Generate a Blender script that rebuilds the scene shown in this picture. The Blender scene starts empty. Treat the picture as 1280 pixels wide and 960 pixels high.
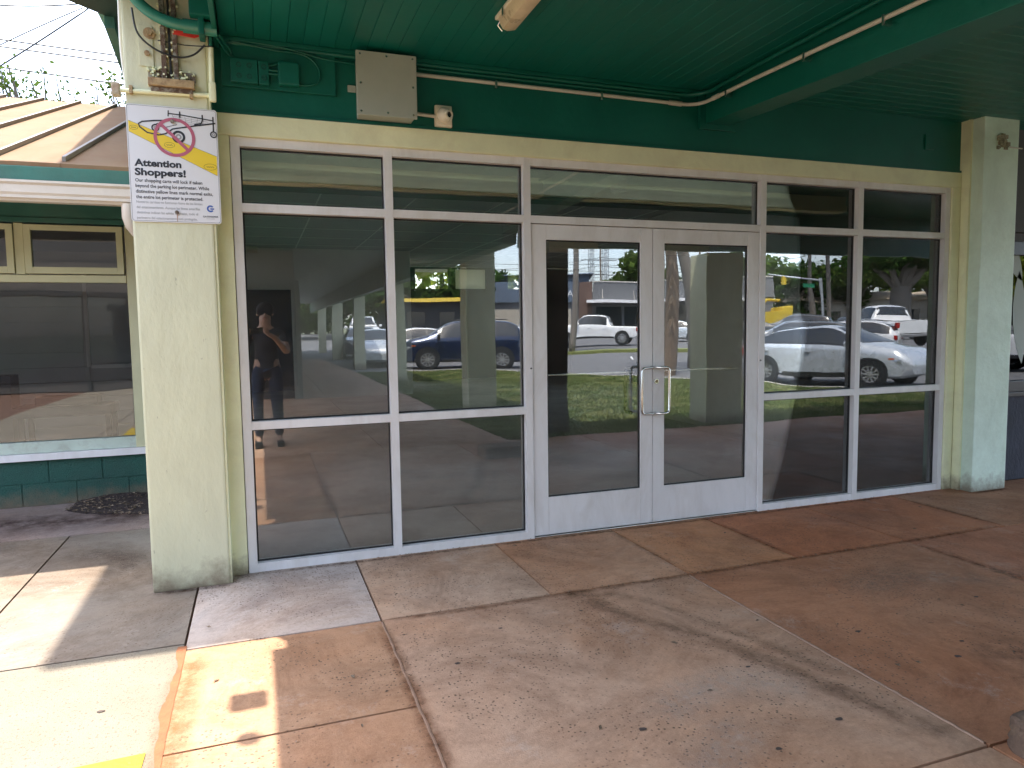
import bpy, bmesh, math, random
import numpy as np
from mathutils import Vector, Matrix
R_ = random.Random(7)
C = bpy.context.scene
LINK = C.collection.objects.link

# ------------------------------------------------------------------ camera
cam_pos = Vector((0.1019, -4.4969, 1.4468))
yaw, pitch, roll = math.radians(19.656), math.radians(-4.561), math.radians(-0.816)
fw = Vector((math.sin(yaw)*math.cos(pitch), math.cos(yaw)*math.cos(pitch), math.sin(pitch)))
rt = Vector((math.cos(yaw), -math.sin(yaw), 0)); up = rt.cross(fw)
r2 = rt*math.cos(roll)+up*math.sin(roll); u2 = -rt*math.sin(roll)+up*math.cos(roll)
cd = bpy.data.cameras.new('camera'); cam = bpy.data.objects.new('camera', cd); LINK(cam)
cam.matrix_world = Matrix(((r2.x, u2.x, -fw.x, cam_pos.x), (r2.y, u2.y, -fw.y, cam_pos.y), (r2.z, u2.z, -fw.z, cam_pos.z), (0, 0, 0, 1)))
cd.sensor_width = 36; cd.lens = 36*887/1280; cd.clip_start = 0.02; cd.clip_end = 3000
C.camera = cam
# ------------------------------------------------------------------ light
to_sun = Vector((-0.22, 0.30, 1.0)).normalized()
sl = bpy.data.lights.new('sun', 'SUN'); so = bpy.data.objects.new('sun', sl); LINK(so)
so.rotation_mode = 'QUATERNION'; so.rotation_quaternion = to_sun.to_track_quat('Z', 'Y')
sl.energy = 2.0; sl.angle = math.radians(0.55); sl.color = (1.0, 0.93, 0.82)
W = bpy.data.worlds.new('World'); C.world = W; W.use_nodes = True
nt = W.node_tree; nt.nodes.clear()
sky = nt.nodes.new('ShaderNodeTexSky'); sky.sky_type = 'NISHITA'; sky.sun_disc = False
sky.sun_elevation = math.asin(to_sun.z); sky.sun_rotation = math.atan2(to_sun.x, to_sun.y)
sky.dust_density = 2.2; sky.air_density = 0.9; sky.ozone_density = 0.8
# thin clouds: procedural noise over the whole dome
tc = nt.nodes.new('ShaderNodeTexCoord'); mp = nt.nodes.new('ShaderNodeMapping'); mp.inputs['Scale'].default_value = (1.3, 1.3, 3.0)
cn = nt.nodes.new('ShaderNodeTexNoise'); cn.inputs['Scale'].default_value = 1.9; cn.inputs['Detail'].default_value = 9; cn.inputs['Roughness'].default_value = 0.62
cr = nt.nodes.new('ShaderNodeValToRGB'); cr.color_ramp.elements[0].position = 0.40; cr.color_ramp.elements[1].position = 0.74
cr.color_ramp.elements[0].color = (0.10, 0.10, 0.10, 1); cr.color_ramp.elements[1].color = (0.85, 0.85, 0.85, 1)
mx = nt.nodes.new('ShaderNodeMixRGB'); mx.inputs['Color2'].default_value = (3.9, 3.95, 4.1, 1)
bg = nt.nodes.new('ShaderNodeBackground'); bg.inputs['Strength'].default_value = 0.15
wo = nt.nodes.new('ShaderNodeOutputWorld')
nt.links.new(tc.outputs['Generated'], mp.inputs['Vector']); nt.links.new(mp.outputs['Vector'], cn.inputs['Vector'])
nt.links.new(cn.outputs['Fac'], cr.inputs['Fac']); nt.links.new(cr.outputs['Color'], mx.inputs['Fac'])
nt.links.new(sky.outputs['Color'], mx.inputs['Color1']); nt.links.new(mx.outputs['Color'], bg.inputs['Color'])
nt.links.new(bg.outputs['Background'], wo.inputs['Surface'])
C.view_settings.view_transform = 'Standard'; C.view_settings.look = 'None'; C.view_settings.gamma = 1.0
C.view_settings.use_curve_mapping = False; C.view_settings.exposure = 2.72
try:
    C.cycles.use_denoising = True; C.cycles.max_bounces = 10; C.cycles.diffuse_bounces = 5; C.cycles.glossy_bounces = 4
    C.cycles.transparent_max_bounces = 24; C.cycles.caustics_reflective = False; C.cycles.caustics_refractive = False
    C.cycles.sample_clamp_indirect = 8
except Exception: pass

# ------------------------------------------------------------------ materials
def newmat(name):
    m = bpy.data.materials.new(name); m.use_nodes = True; n = m.node_tree; n.nodes.clear()
    out = n.nodes.new('ShaderNodeOutputMaterial'); return m, n, out
def nd(n, t, **kw):
    x = n.nodes.new(t)
    for k, v in kw.items():
        if k in x.inputs: x.inputs[k].default_value = v
        else: setattr(x, k, v)
    return x
def c4(c): return (c[0], c[1], c[2], 1)
def paint(name, col, rough=0.5, var=0.12, scale=3.0, bump=0.15, bscale=60, metal=0.0, stain=None, stain_amt=0.5, stain_scale=1.4,
          specks=None, coord='pos', objcol=False, coat=0.0, stretch=None, spec=0.5, grime=0):
    m, n, out = newmat(name); L = n.links.new
    b = nd(n, 'ShaderNodeBsdfPrincipled'); b.inputs['Roughness'].default_value = rough; b.inputs['Metallic'].default_value = metal
    b.inputs['Coat Weight'].default_value = coat; b.inputs['Coat Roughness'].default_value = 0.05; b.inputs['Specular IOR Level'].default_value = spec
    L(b.outputs[0], out.inputs['Surface'])
    if coord == 'pos': src = nd(n, 'ShaderNodeNewGeometry').outputs['Position']
    else: src = nd(n, 'ShaderNodeTexCoord').outputs['Object']
    if stretch:
        mpn = nd(n, 'ShaderNodeMapping'); mpn.inputs['Scale'].default_value = stretch; L(src, mpn.inputs['Vector']); src = mpn.outputs['Vector']
    n1 = nd(n, 'ShaderNodeTexNoise', Scale=scale, Detail=8.0, Roughness=0.65); L(src, n1.inputs['Vector'])
    if objcol: base = nd(n, 'ShaderNodeObjectInfo').outputs['Color']
    else:
        rgb = nd(n, 'ShaderNodeRGB'); rgb.outputs[0].default_value = c4(col); base = rgb.outputs[0]
    r = nd(n, 'ShaderNodeMapRange'); r.inputs['From Min'].default_value = 0.3; r.inputs['From Max'].default_value = 0.7
    r.inputs['To Min'].default_value = 1-var; r.inputs['To Max'].default_value = 1+var; L(n1.outputs['Fac'], r.inputs['Value'])
    mul = nd(n, 'ShaderNodeVectorMath', operation='SCALE'); L(base, mul.inputs[0]); L(r.outputs['Result'], mul.inputs['Scale'])
    cur = mul.outputs[0]
    if stain:
        n2 = nd(n, 'ShaderNodeTexNoise', Scale=stain_scale, Detail=10.0, Roughness=0.7, Distortion=0.6); L(src, n2.inputs['Vector'])
        rr = nd(n, 'ShaderNodeMapRange'); rr.inputs['From Min'].default_value = 0.47; rr.inputs['From Max'].default_value = 0.68
        rr.inputs['To Max'].default_value = stain_amt; L(n2.outputs['Fac'], rr.inputs['Value'])
        mm = nd(n, 'ShaderNodeMixRGB'); mm.inputs['Color2'].default_value = c4(stain); L(rr.outputs['Result'], mm.inputs['Fac']); L(cur, mm.inputs['Color1']); cur = mm.outputs[0]
    if specks:
        n3 = nd(n, 'ShaderNodeTexNoise', Scale=specks[0], Detail=3.0, Roughness=0.6); L(src, n3.inputs['Vector'])
        rr = nd(n, 'ShaderNodeMapRange'); rr.inputs['From Min'].default_value = specks[1]; rr.inputs['From Max'].default_value = specks[1]+0.06
        rr.inputs['To Max'].default_value = specks[3]; L(n3.outputs['Fac'], rr.inputs['Value'])
        mm = nd(n, 'ShaderNodeMixRGB'); mm.inputs['Color2'].default_value = c4(specks[2]); L(rr.outputs['Result'], mm.inputs['Fac']); L(cur, mm.inputs['Color1']); cur = mm.outputs[0]
    if grime:
        gp = nd(n, 'ShaderNodeNewGeometry'); sx = nd(n, 'ShaderNodeSeparateXYZ'); L(gp.outputs['Position'], sx.inputs[0])
        nz = nd(n, 'ShaderNodeTexNoise', Scale=9.0, Detail=7.0, Roughness=0.7); L(gp.outputs['Position'], nz.inputs['Vector'])
        ml = nd(n, 'ShaderNodeMath', operation='MULTIPLY'); L(nz.outputs['Fac'], ml.inputs[0]); ml.inputs[1].default_value = 0.30
        sb = nd(n, 'ShaderNodeMath', operation='SUBTRACT'); L(ml.outputs[0], sb.inputs[0]); L(sx.outputs['Z'], sb.inputs[1])
        mr = nd(n, 'ShaderNodeMapRange'); mr.inputs['From Min'].default_value = 0.0; mr.inputs['From Max'].default_value = 0.14; mr.inputs['To Max'].default_value = grime; L(sb.outputs[0], mr.inputs['Value'])
        mm = nd(n, 'ShaderNodeMixRGB'); mm.inputs['Color2'].default_value = (.16, .11, .07, 1); L(mr.outputs[0], mm.inputs['Fac']); L(cur, mm.inputs['Color1']); cur = mm.outputs[0]
    L(cur, b.inputs['Base Color'])
    rv = nd(n, 'ShaderNodeMapRange'); rv.inputs['To Min'].default_value = max(0.02, rough-0.12); rv.inputs['To Max'].default_value = min(1, rough+0.12)
    L(n1.outputs['Fac'], rv.inputs['Value'])
    if rough > 0.15: L(rv.outputs['Result'], b.inputs['Roughness'])
    if bump > 0:
        nb = nd(n, 'ShaderNodeTexNoise', Scale=bscale, Detail=6.0, Roughness=0.6); L(src, nb.inputs['Vector'])
        bp = nd(n, 'ShaderNodeBump'); bp.inputs['Strength'].default_value = bump; bp.inputs['Distance'].default_value = 0.01
        L(nb.outputs['Fac'], bp.inputs['Height']); L(bp.outputs[0], b.inputs['Normal'])
    return m
def glass(name, tint=(0.5, 0.52, 0.5), base=0.1, wave=0.012, rough=0.0, refl=(0.93, 0.96, 0.98), dust=0):
    m, n, out = newmat(name); L = n.links.new
    tr = nd(n, 'ShaderNodeBsdfTransparent'); tr.inputs['Color'].default_value = c4(tint)
    gl = nd(n, 'ShaderNodeBsdfGlossy'); gl.inputs['Roughness'].default_value = rough; gl.inputs['Color'].default_value = c4(refl)
    fr = nd(n, 'ShaderNodeFresnel'); fr.inputs['IOR'].default_value = 1.5
    ad = nd(n, 'ShaderNodeMath', operation='ADD', use_clamp=True); ad.inputs[1].default_value = base; L(fr.outputs[0], ad.inputs[0])
    mixs = nd(n, 'ShaderNodeMixShader'); L(ad.outputs[0], mixs.inputs['Fac']); L(tr.outputs[0], mixs.inputs[1]); L(gl.outputs[0], mixs.inputs[2])
    if wave:
        g = nd(n, 'ShaderNodeNewGeometry'); nz = nd(n, 'ShaderNodeTexNoise', Scale=1.6, Detail=1.0); L(g.outputs['Position'], nz.inputs['Vector'])
        bp = nd(n, 'ShaderNodeBump'); bp.inputs['Strength'].default_value = wave; bp.inputs['Distance'].default_value = 0.05
        L(nz.outputs['Fac'], bp.inputs['Height']); L(bp.outputs[0], gl.inputs['Normal'])
    if dust:
        g2 = nd(n, 'ShaderNodeNewGeometry'); nz = nd(n, 'ShaderNodeTexNoise', Scale=2.6, Detail=10.0, Roughness=.8, Distortion=.5); L(g2.outputs['Position'], nz.inputs['Vector'])
        mr = nd(n, 'ShaderNodeMapRange'); mr.inputs['From Min'].default_value = .42; mr.inputs['From Max'].default_value = .72; mr.inputs['To Min'].default_value = dust*.25; mr.inputs['To Max'].default_value = dust; L(nz.outputs['Fac'], mr.inputs['Value'])
        df = nd(n, 'ShaderNodeBsdfDiffuse'); df.inputs['Color'].default_value = (.55, .52, .48, 1); m3 = nd(n, 'ShaderNodeMixShader'); L(mr.outputs[0], m3.inputs[0]); L(mixs.outputs[0], m3.inputs[1]); L(df.outputs[0], m3.inputs[2]); L(m3.outputs[0], out.inputs['Surface'])
    else: L(mixs.outputs[0], out.inputs['Surface'])
    return m
def leafmat(name, c1, c2, trans=0.35):
    m, n, out = newmat(name); L = n.links.new
    oi = nd(n, 'ShaderNodeNewGeometry'); nz = nd(n, 'ShaderNodeTexNoise', Scale=1.7, Detail=5.0); L(oi.outputs['Position'], nz.inputs['Vector'])
    mm = nd(n, 'ShaderNodeMixRGB'); mm.inputs['Color1'].default_value = c4(c1); mm.inputs['Color2'].default_value = c4(c2)
    rr = nd(n, 'ShaderNodeMapRange'); rr.inputs['From Min'].default_value = 0.35; rr.inputs['From Max'].default_value = 0.65; L(nz.outputs['Fac'], rr.inputs['Value']); L(rr.outputs[0], mm.inputs['Fac'])
    d = nd(n, 'ShaderNodeBsdfDiffuse'); t = nd(n, 'ShaderNodeBsdfTranslucent'); L(mm.outputs[0], d.inputs[0]); L(mm.outputs[0], t.inputs[0])
    ms = nd(n, 'ShaderNodeMixShader'); ms.inputs[0].default_value = trans; L(d.outputs[0], ms.inputs[1]); L(t.outputs[0], ms.inputs[2]); L(ms.outputs[0], out.inputs['Surface'])
    return m

M = {}
CREAM = (0.86, 0.88, 0.60)
M['cream'] = paint('cream_green_paint', CREAM, 0.55, 0.07, 2.5, 0.25, 25, stain=(0.60, 0.54, 0.36), stain_amt=0.35, stain_scale=2.6, grime=.8)
M['cream_pillar'] = paint('pillar_paint', (0.66, 0.66, 0.47), 0.5, 0.06, 3.0, 0.5, 14, stain=(0.40, 0.38, 0.27), stain_amt=0.22, stretch=(1, 1, 0.45), specks=(34, 0.70, (0.25, 0.23, 0.16), 0.6), grime=.8)
M['mint'] = paint('mint_pillar_paint', (0.74, 0.90, 0.77), 0.5, 0.06, 3.0, 0.8, 9, stain=(0.36, 0.45, 0.32), stain_amt=0.3, specks=(40, 0.72, (0.2, 0.2, 0.15), 0.6), grime=.8)
M['cream_far'] = paint('cream_window_frame', (0.58, 0.57, 0.36), 0.5, 0.06, 5, 0.1)
M['green'] = paint('dark_green_gloss_paint', (0.002, 0.115, 0.085), 0.42, 0.14, 2.0, 0.22, 18, specks=(55, 0.74, (0.12, 0.2, 0.15), 0.5))
M['green_board'] = paint('green_ceiling_board', (0.004, 0.066, 0.042), 0.44, 0.12, 2.5, 0.12, 12, objcol=True)
M['green_wall'] = paint('green_block_paint', (0.004, 0.070, 0.052), 0.55, 0.18, 4, 0.8, 90, stain=(.02, .05, .04), stain_amt=.5, grime=.7)
M['green_trim'] = paint('faded_green_trim', (0.03, 0.13, 0.10), 0.45, 0.2, 3, 0.2, 30, stain=(0.08, 0.13, 0.10), stain_amt=0.4)
M['green_pipe'] = paint('green_pipe', (0.03, 0.20, 0.15), 0.22, 0.08, 6, 0.05)
M['alu'] = paint('white_aluminium', (0.80, 0.79, 0.80), 0.34, 0.05, 6, 0.06, 40, stain=(0.50, 0.44, 0.38), stain_amt=0.30, stain_scale=5, stretch=(1, 1, .35), metal=0.0)
M['steel'] = paint('brushed_steel', (0.72, 0.72, 0.70), 0.22, 0.04, 20, 0.02, metal=1.0)
M['darkmetal'] = paint('dark_metal', (0.05, 0.05, 0.05), 0.4, 0.1, 20, 0.05, metal=0.6)
M['black'] = paint('black_rubber', (0.010, 0.012, 0.013), 0.6, 0.2, 10, 0.1)
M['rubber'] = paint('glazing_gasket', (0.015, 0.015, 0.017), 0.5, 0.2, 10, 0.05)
M['greybox'] = paint('grey_enclosure', (0.40, 0.43, 0.38), 0.45, 0.05, 6, 0.06, 50)
M['pvc'] = paint('pvc_conduit', (0.62, 0.60, 0.53), 0.4, 0.06, 8, 0.05)
M['offwhite'] = paint('offwhite_plastic', (0.78, 0.72, 0.60), 0.35, 0.05, 8, 0.04)
M['lamp_lens'] = paint('yellowed_lamp_lens', (0.74, 0.62, 0.44), 0.3, 0.12, 8, 0.1, stain=(0.45, 0.33, 0.2), stain_amt=0.4, stain_scale=5)
M['gutter'] = paint('white_gutter', (0.62, 0.55, 0.47), 0.4, 0.06, 4, 0.06, stain=(0.45, 0.38, 0.3), stain_amt=0.3)
M['metalroof'] = paint('weathered_metal_roof', (0.215, 0.14, 0.083), 0.75, 0.10, 3.0, 0.12, 30, stain=(0.19, 0.085, 0.04), stain_amt=0.5, stain_scale=2.0, stretch=(1, 0.35, 1), spec=0.08)
M['seam'] = paint('roof_seam', (0.20, 0.17, 0.14), 0.5, 0.2, 6, 0.1)
M['rust'] = paint('rusty_bracket', (0.46, 0.33, 0.18), 0.7, 0.25, 14, 0.5, 60, stain=(0.16, 0.08, 0.04), stain_amt=0.8, stain_scale=14)
M['rustdark'] = paint('dark_rust', (0.12, 0.075, 0.05), 0.8, 0.4, 30, 0.6, 80, stain=(0.5, 0.5, 0.42), stain_amt=0.9, stain_scale=22)
def slabmat(name, amb=1.0, pitamt=0.95):
    m, n, out = newmat(name); L = n.links.new
    b = nd(n, 'ShaderNodeBsdfPrincipled'); L(b.outputs[0], out.inputs['Surface']); b.inputs['Specular IOR Level'].default_value = 0.35
    pos = nd(n, 'ShaderNodeNewGeometry').outputs['Position']; oi = nd(n, 'ShaderNodeObjectInfo')
    def noise(sc, det, rg, dist=0.0):
        q = nd(n, 'ShaderNodeTexNoise', Scale=sc, Detail=det, Roughness=rg, Distortion=dist); L(pos, q.inputs['Vector']); return q.outputs['Fac']
    def rng_(f, a, b_, c, d):
        q = nd(n, 'ShaderNodeMapRange'); q.inputs['From Min'].default_value = a; q.inputs['From Max'].default_value = b_; q.inputs['To Min'].default_value = c; q.inputs['To Max'].default_value = d; L(f, q.inputs['Value']); return q.outputs[0]
    def mixc(fac, a, col, mode='MIX'):
        q = nd(n, 'ShaderNodeMixRGB', blend_type=mode); L(fac, q.inputs['Fac']); L(a, q.inputs['Color1'])
        if isinstance(col, tuple): q.inputs['Color2'].default_value = c4(col)
        else: L(col, q.inputs['Color2'])
        return q.outputs[0]
    cur = oi.outputs['Color']
    cur = mixc(rng_(noise(0.9, 6, .65, .8), .42, .66, 0, .7*amb), cur, (1.02, .84, .68), 'MULTIPLY')
    cur = mixc(rng_(noise(1.5, 12, .82, .6), .44, .66, 0, .95*amb), cur, (.55, .49, .45), 'MULTIPLY')
    cur = mixc(rng_(noise(3.4, 12, .85), .50, .68, 0, .6), cur, (.66, .60, .56), 'MULTIPLY')
    cur = mixc(rng_(noise(5.5, 8, .75), .30, .70, .0, .42), cur, (.70, .68, .66), 'MULTIPLY')
    cur = mixc(rng_(noise(2.3, 12, .85, .2), .56, .74, 0, .55*amb), cur, (.60, .53, .47))
    cur = mixc(rng_(noise(55, 4, .7), .35, .75, 0, .40), cur, (.60, .58, .55), 'MULTIPLY')
    v = nd(n, 'ShaderNodeTexVoronoi', Scale=58.0); L(pos, v.inputs['Vector'])
    gate = rng_(noise(1.6, 5, .6), .40, .56, 0, 1)
    pit = rng_(v.outputs['Distance'], .16, .33, 1, 0)
    pm = nd(n, 'ShaderNodeMath', operation='MULTIPLY'); L(pit, pm.inputs[0]); L(gate, pm.inputs[1])
    vc = nd(n, 'ShaderNodeSeparateColor'); L(v.outputs['Color'], vc.inputs[0])
    sel = rng_(vc.outputs[0], .35, .4, 0, 1); pm2 = nd(n, 'ShaderNodeMath', operation='MULTIPLY'); L(pm.outputs[0], pm2.inputs[0]); L(sel, pm2.inputs[1])
    pm3 = nd(n, 'ShaderNodeMath', operation='MULTIPLY'); L(pm2.outputs[0], pm3.inputs[0]); pm3.inputs[1].default_value = pitamt
    cur = mixc(pm3.outputs[0], cur, (.10, .065, .045)); L(cur, b.inputs['Base Color'])
    L(rng_(noise(1.2, 5, .6), .3, .7, .55, .85), b.inputs['Roughness'])
    hb = nd(n, 'ShaderNodeMath', operation='SUBTRACT'); L(noise(120, 5, .7), hb.inputs[0]); L(pm2.outputs[0], hb.inputs[1])
    bp = nd(n, 'ShaderNodeBump'); bp.inputs['Strength'].default_value = .35; bp.inputs['Distance'].default_value = .006; L(hb.outputs[0], bp.inputs['Height']); L(bp.outputs[0], b.inputs['Normal'])
    return m
M['slab'] = slabmat('concrete_slab')
M['slab_pale'] = paint('exposed_aggregate_concrete', (0.5, 0.45, 0.4), 0.8, 0.16, 2.0, 0.5, 180, objcol=True, stain=(0.42, 0.33, 0.25), stain_amt=0.25, stain_scale=1.2, specks=(85, 0.58, (0.09, 0.06, 0.045), 0.7))
M['joint'] = paint('joint_dirt', (0.13, 0.07, 0.045), 0.9, 0.3, 8, 0.4, 60)
M['reddirt'] = paint('red_dirt', (0.25, 0.095, 0.04), 0.9, 0.25, 12, 0.4, 80)
M['gum'] = paint('dark_gum', (0.07, 0.05, 0.042), 0.8, 0.2, 20, 0.1)
M['bead'] = paint('joint_sealant', (0.27, 0.165, 0.11), 0.6, 0.2, 14, 0.2)
M['yellow'] = paint('yellow_line_paint', (0.42, 0.29, 0.008), 0.6, 0.08, 6, 0.3, 90, specks=(60, 0.70, (0.4, 0.32, 0.2), 0.6))
M['sign_white'] = paint('sign_white', (0.74, 0.74, 0.76), 0.35, 0.02, 3, 0.0)
M['ink'] = paint('sign_black_ink', (0.02, 0.02, 0.025), 0.4, 0.0, 3, 0.0)
M['greyink'] = paint('sign_grey_ink', (0.32, 0.32, 0.33), 0.4, 0.0, 3, 0.0)
M['blueink'] = paint('sign_blue_ink', (0.05, 0.12, 0.42), 0.4, 0.0, 3, 0.0)
M['redink'] = paint('sign_faded_red', (0.46, 0.11, 0.17), 0.4, 0.03, 3, 0.0)
M['yellowink'] = paint('sign_yellow', (0.83, 0.60, 0.03), 0.4, 0.03, 3, 0.0)
M['redtag'] = paint('red_tag', (0.75, 0.06, 0.05), 0.4, 0.05, 3, 0.0)
M['int_floor'] = paint('interior_concrete_floor', (0.50, 0.50, 0.475), 0.5, 0.22, 1.1, 0.1, 60, stain=(0.25, 0.25, 0.24), stain_amt=0.6, stain_scale=0.7)
M['int_wall'] = M['drywall'] = paint('grey_drywall', (0.86, 0.85, 0.82), 0.7, 0.04, 2, 0.05)
M['ceil_tile'] = paint('ceiling_panel', (0.46, 0.45, 0.45), 0.8, 0.05, 2, 0.1)
M['cmu'] = paint('grey_block_wall', (0.52, 0.52, 0.50), 0.8, 0.08, 2, 0.3, 40)
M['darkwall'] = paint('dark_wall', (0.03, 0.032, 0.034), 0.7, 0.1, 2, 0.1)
M['stucco'] = paint('dark_rough_stucco', (0.045, 0.048, 0.065), 0.85, 0.3, 9, 1.0, 30, stretch=(1, 1, 0.5))
M['greyband'] = paint('grey_stucco_band', (0.10, 0.10, 0.105), 0.8, 0.12, 9, 0.6, 60)
M['decal'] = paint('frosted_decal', (0.40, 0.44, 0.40), 0.6, 0.03, 6, 0.0)
M['post_dark'] = paint('dark_brown_post', (0.03, 0.022, 0.02), 0.6, 0.2, 6, 0.2)
M['asphalt'] = paint('asphalt', (0.13, 0.13, 0.135), 0.85, 0.15, 0.6, 0.4, 90)
M['dirtground'] = paint('far_ground', (0.11, 0.12, 0.06), 0.9, 0.3, 0.3, 0.2, 20)
M['curb'] = paint('kerb_concrete', (0.42, 0.40, 0.37), 0.8, 0.12, 3, 0.3, 60)
M['lawn'] = paint('lawn_soil', (0.055, 0.085, 0.022), 0.95, 0.3, 2.0, 0.6, 40, stain=(0.13, 0.09, 0.04), stain_amt=0.5)
M['line_white'] = paint('white_road_line', (0.7, 0.7, 0.7), 0.7, 0.1, 4, 0.1)
M['bark'] = paint('rough_bark', (0.17, 0.12, 0.085), 0.9, 0.5, 9, 1.0, 12, stain=(0.05, 0.035, 0.03), stain_amt=0.8, stain_scale=9)
M['trunk'] = paint('grey_trunk', (0.17, 0.15, 0.13), 0.9, 0.25, 5, 0.7, 20)
M['wall_grey'] = paint('grey_building', (0.13, 0.135, 0.145), 0.8, 0.08, 0.5, 0.1)
M['wall_blue'] = paint('bluegrey_building', (0.10, 0.135, 0.19), 0.8, 0.05, 0.5, 0.1)
M['brickbrown'] = paint('brown_pilaster', (0.12, 0.075, 0.06), 0.8, 0.1, 2, 0.3)
M['wall_beige'] = paint('beige_building', (0.42, 0.38, 0.32), 0.8, 0.08, 0.5, 0.1)
M['roof_tan'] = paint('sunlit_tan_roof', (0.55, 0.45, 0.34), 0.7, 0.08, 0.7, 0.1)
M['wood_pole'] = paint('wood_pole', (0.16, 0.12, 0.09), 0.9, 0.2, 4, 0.2)
M['lattice'] = paint('galvanised_lattice', (0.42, 0.44, 0.46), 0.5, 0.05, 4, 0.0, metal=0.3)
M['cable'] = paint('black_cable', (0.02, 0.022, 0.025), 0.5, 0.1, 4, 0.0)
M['blue'] = paint('car_blue', (0.008, 0.020, 0.060), 0.25, 0.02, 3, 0.0, coat=1.0, metal=0.4, coord='obj')
M['silver'] = paint('car_silver', (0.62, 0.66, 0.70), 0.28, 0.02, 3, 0.0, coat=1.0, metal=0.35, coord='obj')
M['white'] = paint('car_white', (0.80, 0.80, 0.80), 0.25, 0.02, 3, 0.0, coat=1.0, coord='obj')
M['carblack'] = paint('car_black', (0.02, 0.02, 0.022), 0.25, 0.02, 3, 0.0, coat=1.0, coord='obj')
M['cargrey'] = paint('car_grey', (0.16, 0.17, 0.18), 0.3, 0.02, 3, 0.0, coat=1.0, metal=0.5, coord='obj')
M['carglass'] = paint('car_window', (0.02, 0.025, 0.03), 0.05, 0.0, 3, 0.0, coord='obj', spec=0.9)
M['chrome'] = paint('chrome', (0.8, 0.8, 0.8), 0.12, 0.0, 3, 0.0, metal=1.0, coord='obj')
M['rim'] = paint('alloy_rim', (0.62, 0.63, 0.65), 0.25, 0.0, 3, 0.0, metal=0.7, coord='obj')
M['lampred'] = paint('tail_lamp', (0.35, 0.01, 0.01), 0.15, 0.0, 3, 0.0, coord='obj')
M['lampclear'] = paint('head_lamp', (0.55, 0.57, 0.6), 0.08, 0.0, 3, 0.0, metal=0.6, coord='obj')
M['lampamber'] = paint('amber_marker', (0.6, 0.12, 0.03), 0.2, 0.0, 3, 0.0, coord='obj')
M['cloth_dark'] = paint('dark_cloth', (0.03, 0.032, 0.04), 0.9, 0.1, 8, 0.3, 60)
M['jeans'] = paint('jeans', (0.03, 0.04, 0.07), 0.9, 0.2, 12, 0.3, 60)
M['skin'] = paint('skin', (0.45, 0.27, 0.19), 0.5, 0.06, 8, 0.1)
M['hair'] = paint('hair', (0.02, 0.015, 0.012), 0.7, 0.3, 20, 0.4)
M['glass'] = glass('tinted_store_glass', (0.93, 0.93, 0.92), 0.095, wave=0.03, dust=.05)
M['glass_dim'] = glass('dark_shop_glass', (0.45, 0.47, 0.46), 0.05)
M['glass_left'] = glass('old_window_glass', (0.85, 0.85, 0.85), 0.05, wave=0.03)
M['glass_plain'] = glass('clear_glass', (0.86, 0.88, 0.86), 0.02, wave=0)
M['frost'] = leafmat('frosted_glass', (0.75, 0.78, 0.75), (0.8, 0.8, 0.78), 0.75)
M['leaf'] = leafmat('tree_leaf', (0.035, 0.075, 0.015), (0.10, 0.15, 0.03))
M['leaf_dark'] = leafmat('dark_leaf', (0.02, 0.05, 0.014), (0.05, 0.095, 0.022))
M['leaf_yellow'] = leafmat('yellow_green_leaf', (0.14, 0.20, 0.03), (0.30, 0.33, 0.05), 0.5)
M['grassblade'] = leafmat('grass_blade', (0.07, 0.12, 0.03), (0.26, 0.27, 0.11))
M['deadleaf'] = paint('dead_leaf', (0.12, 0.08, 0.05), 0.9, 0.5, 40, 0.0, stain=(0.38, 0.30, 0.22), stain_amt=0.9, stain_scale=30)
M['mulch'] = paint('dark_soil', (0.035, 0.022, 0.02), 0.95, 0.4, 20, 0.8, 60)

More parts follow.
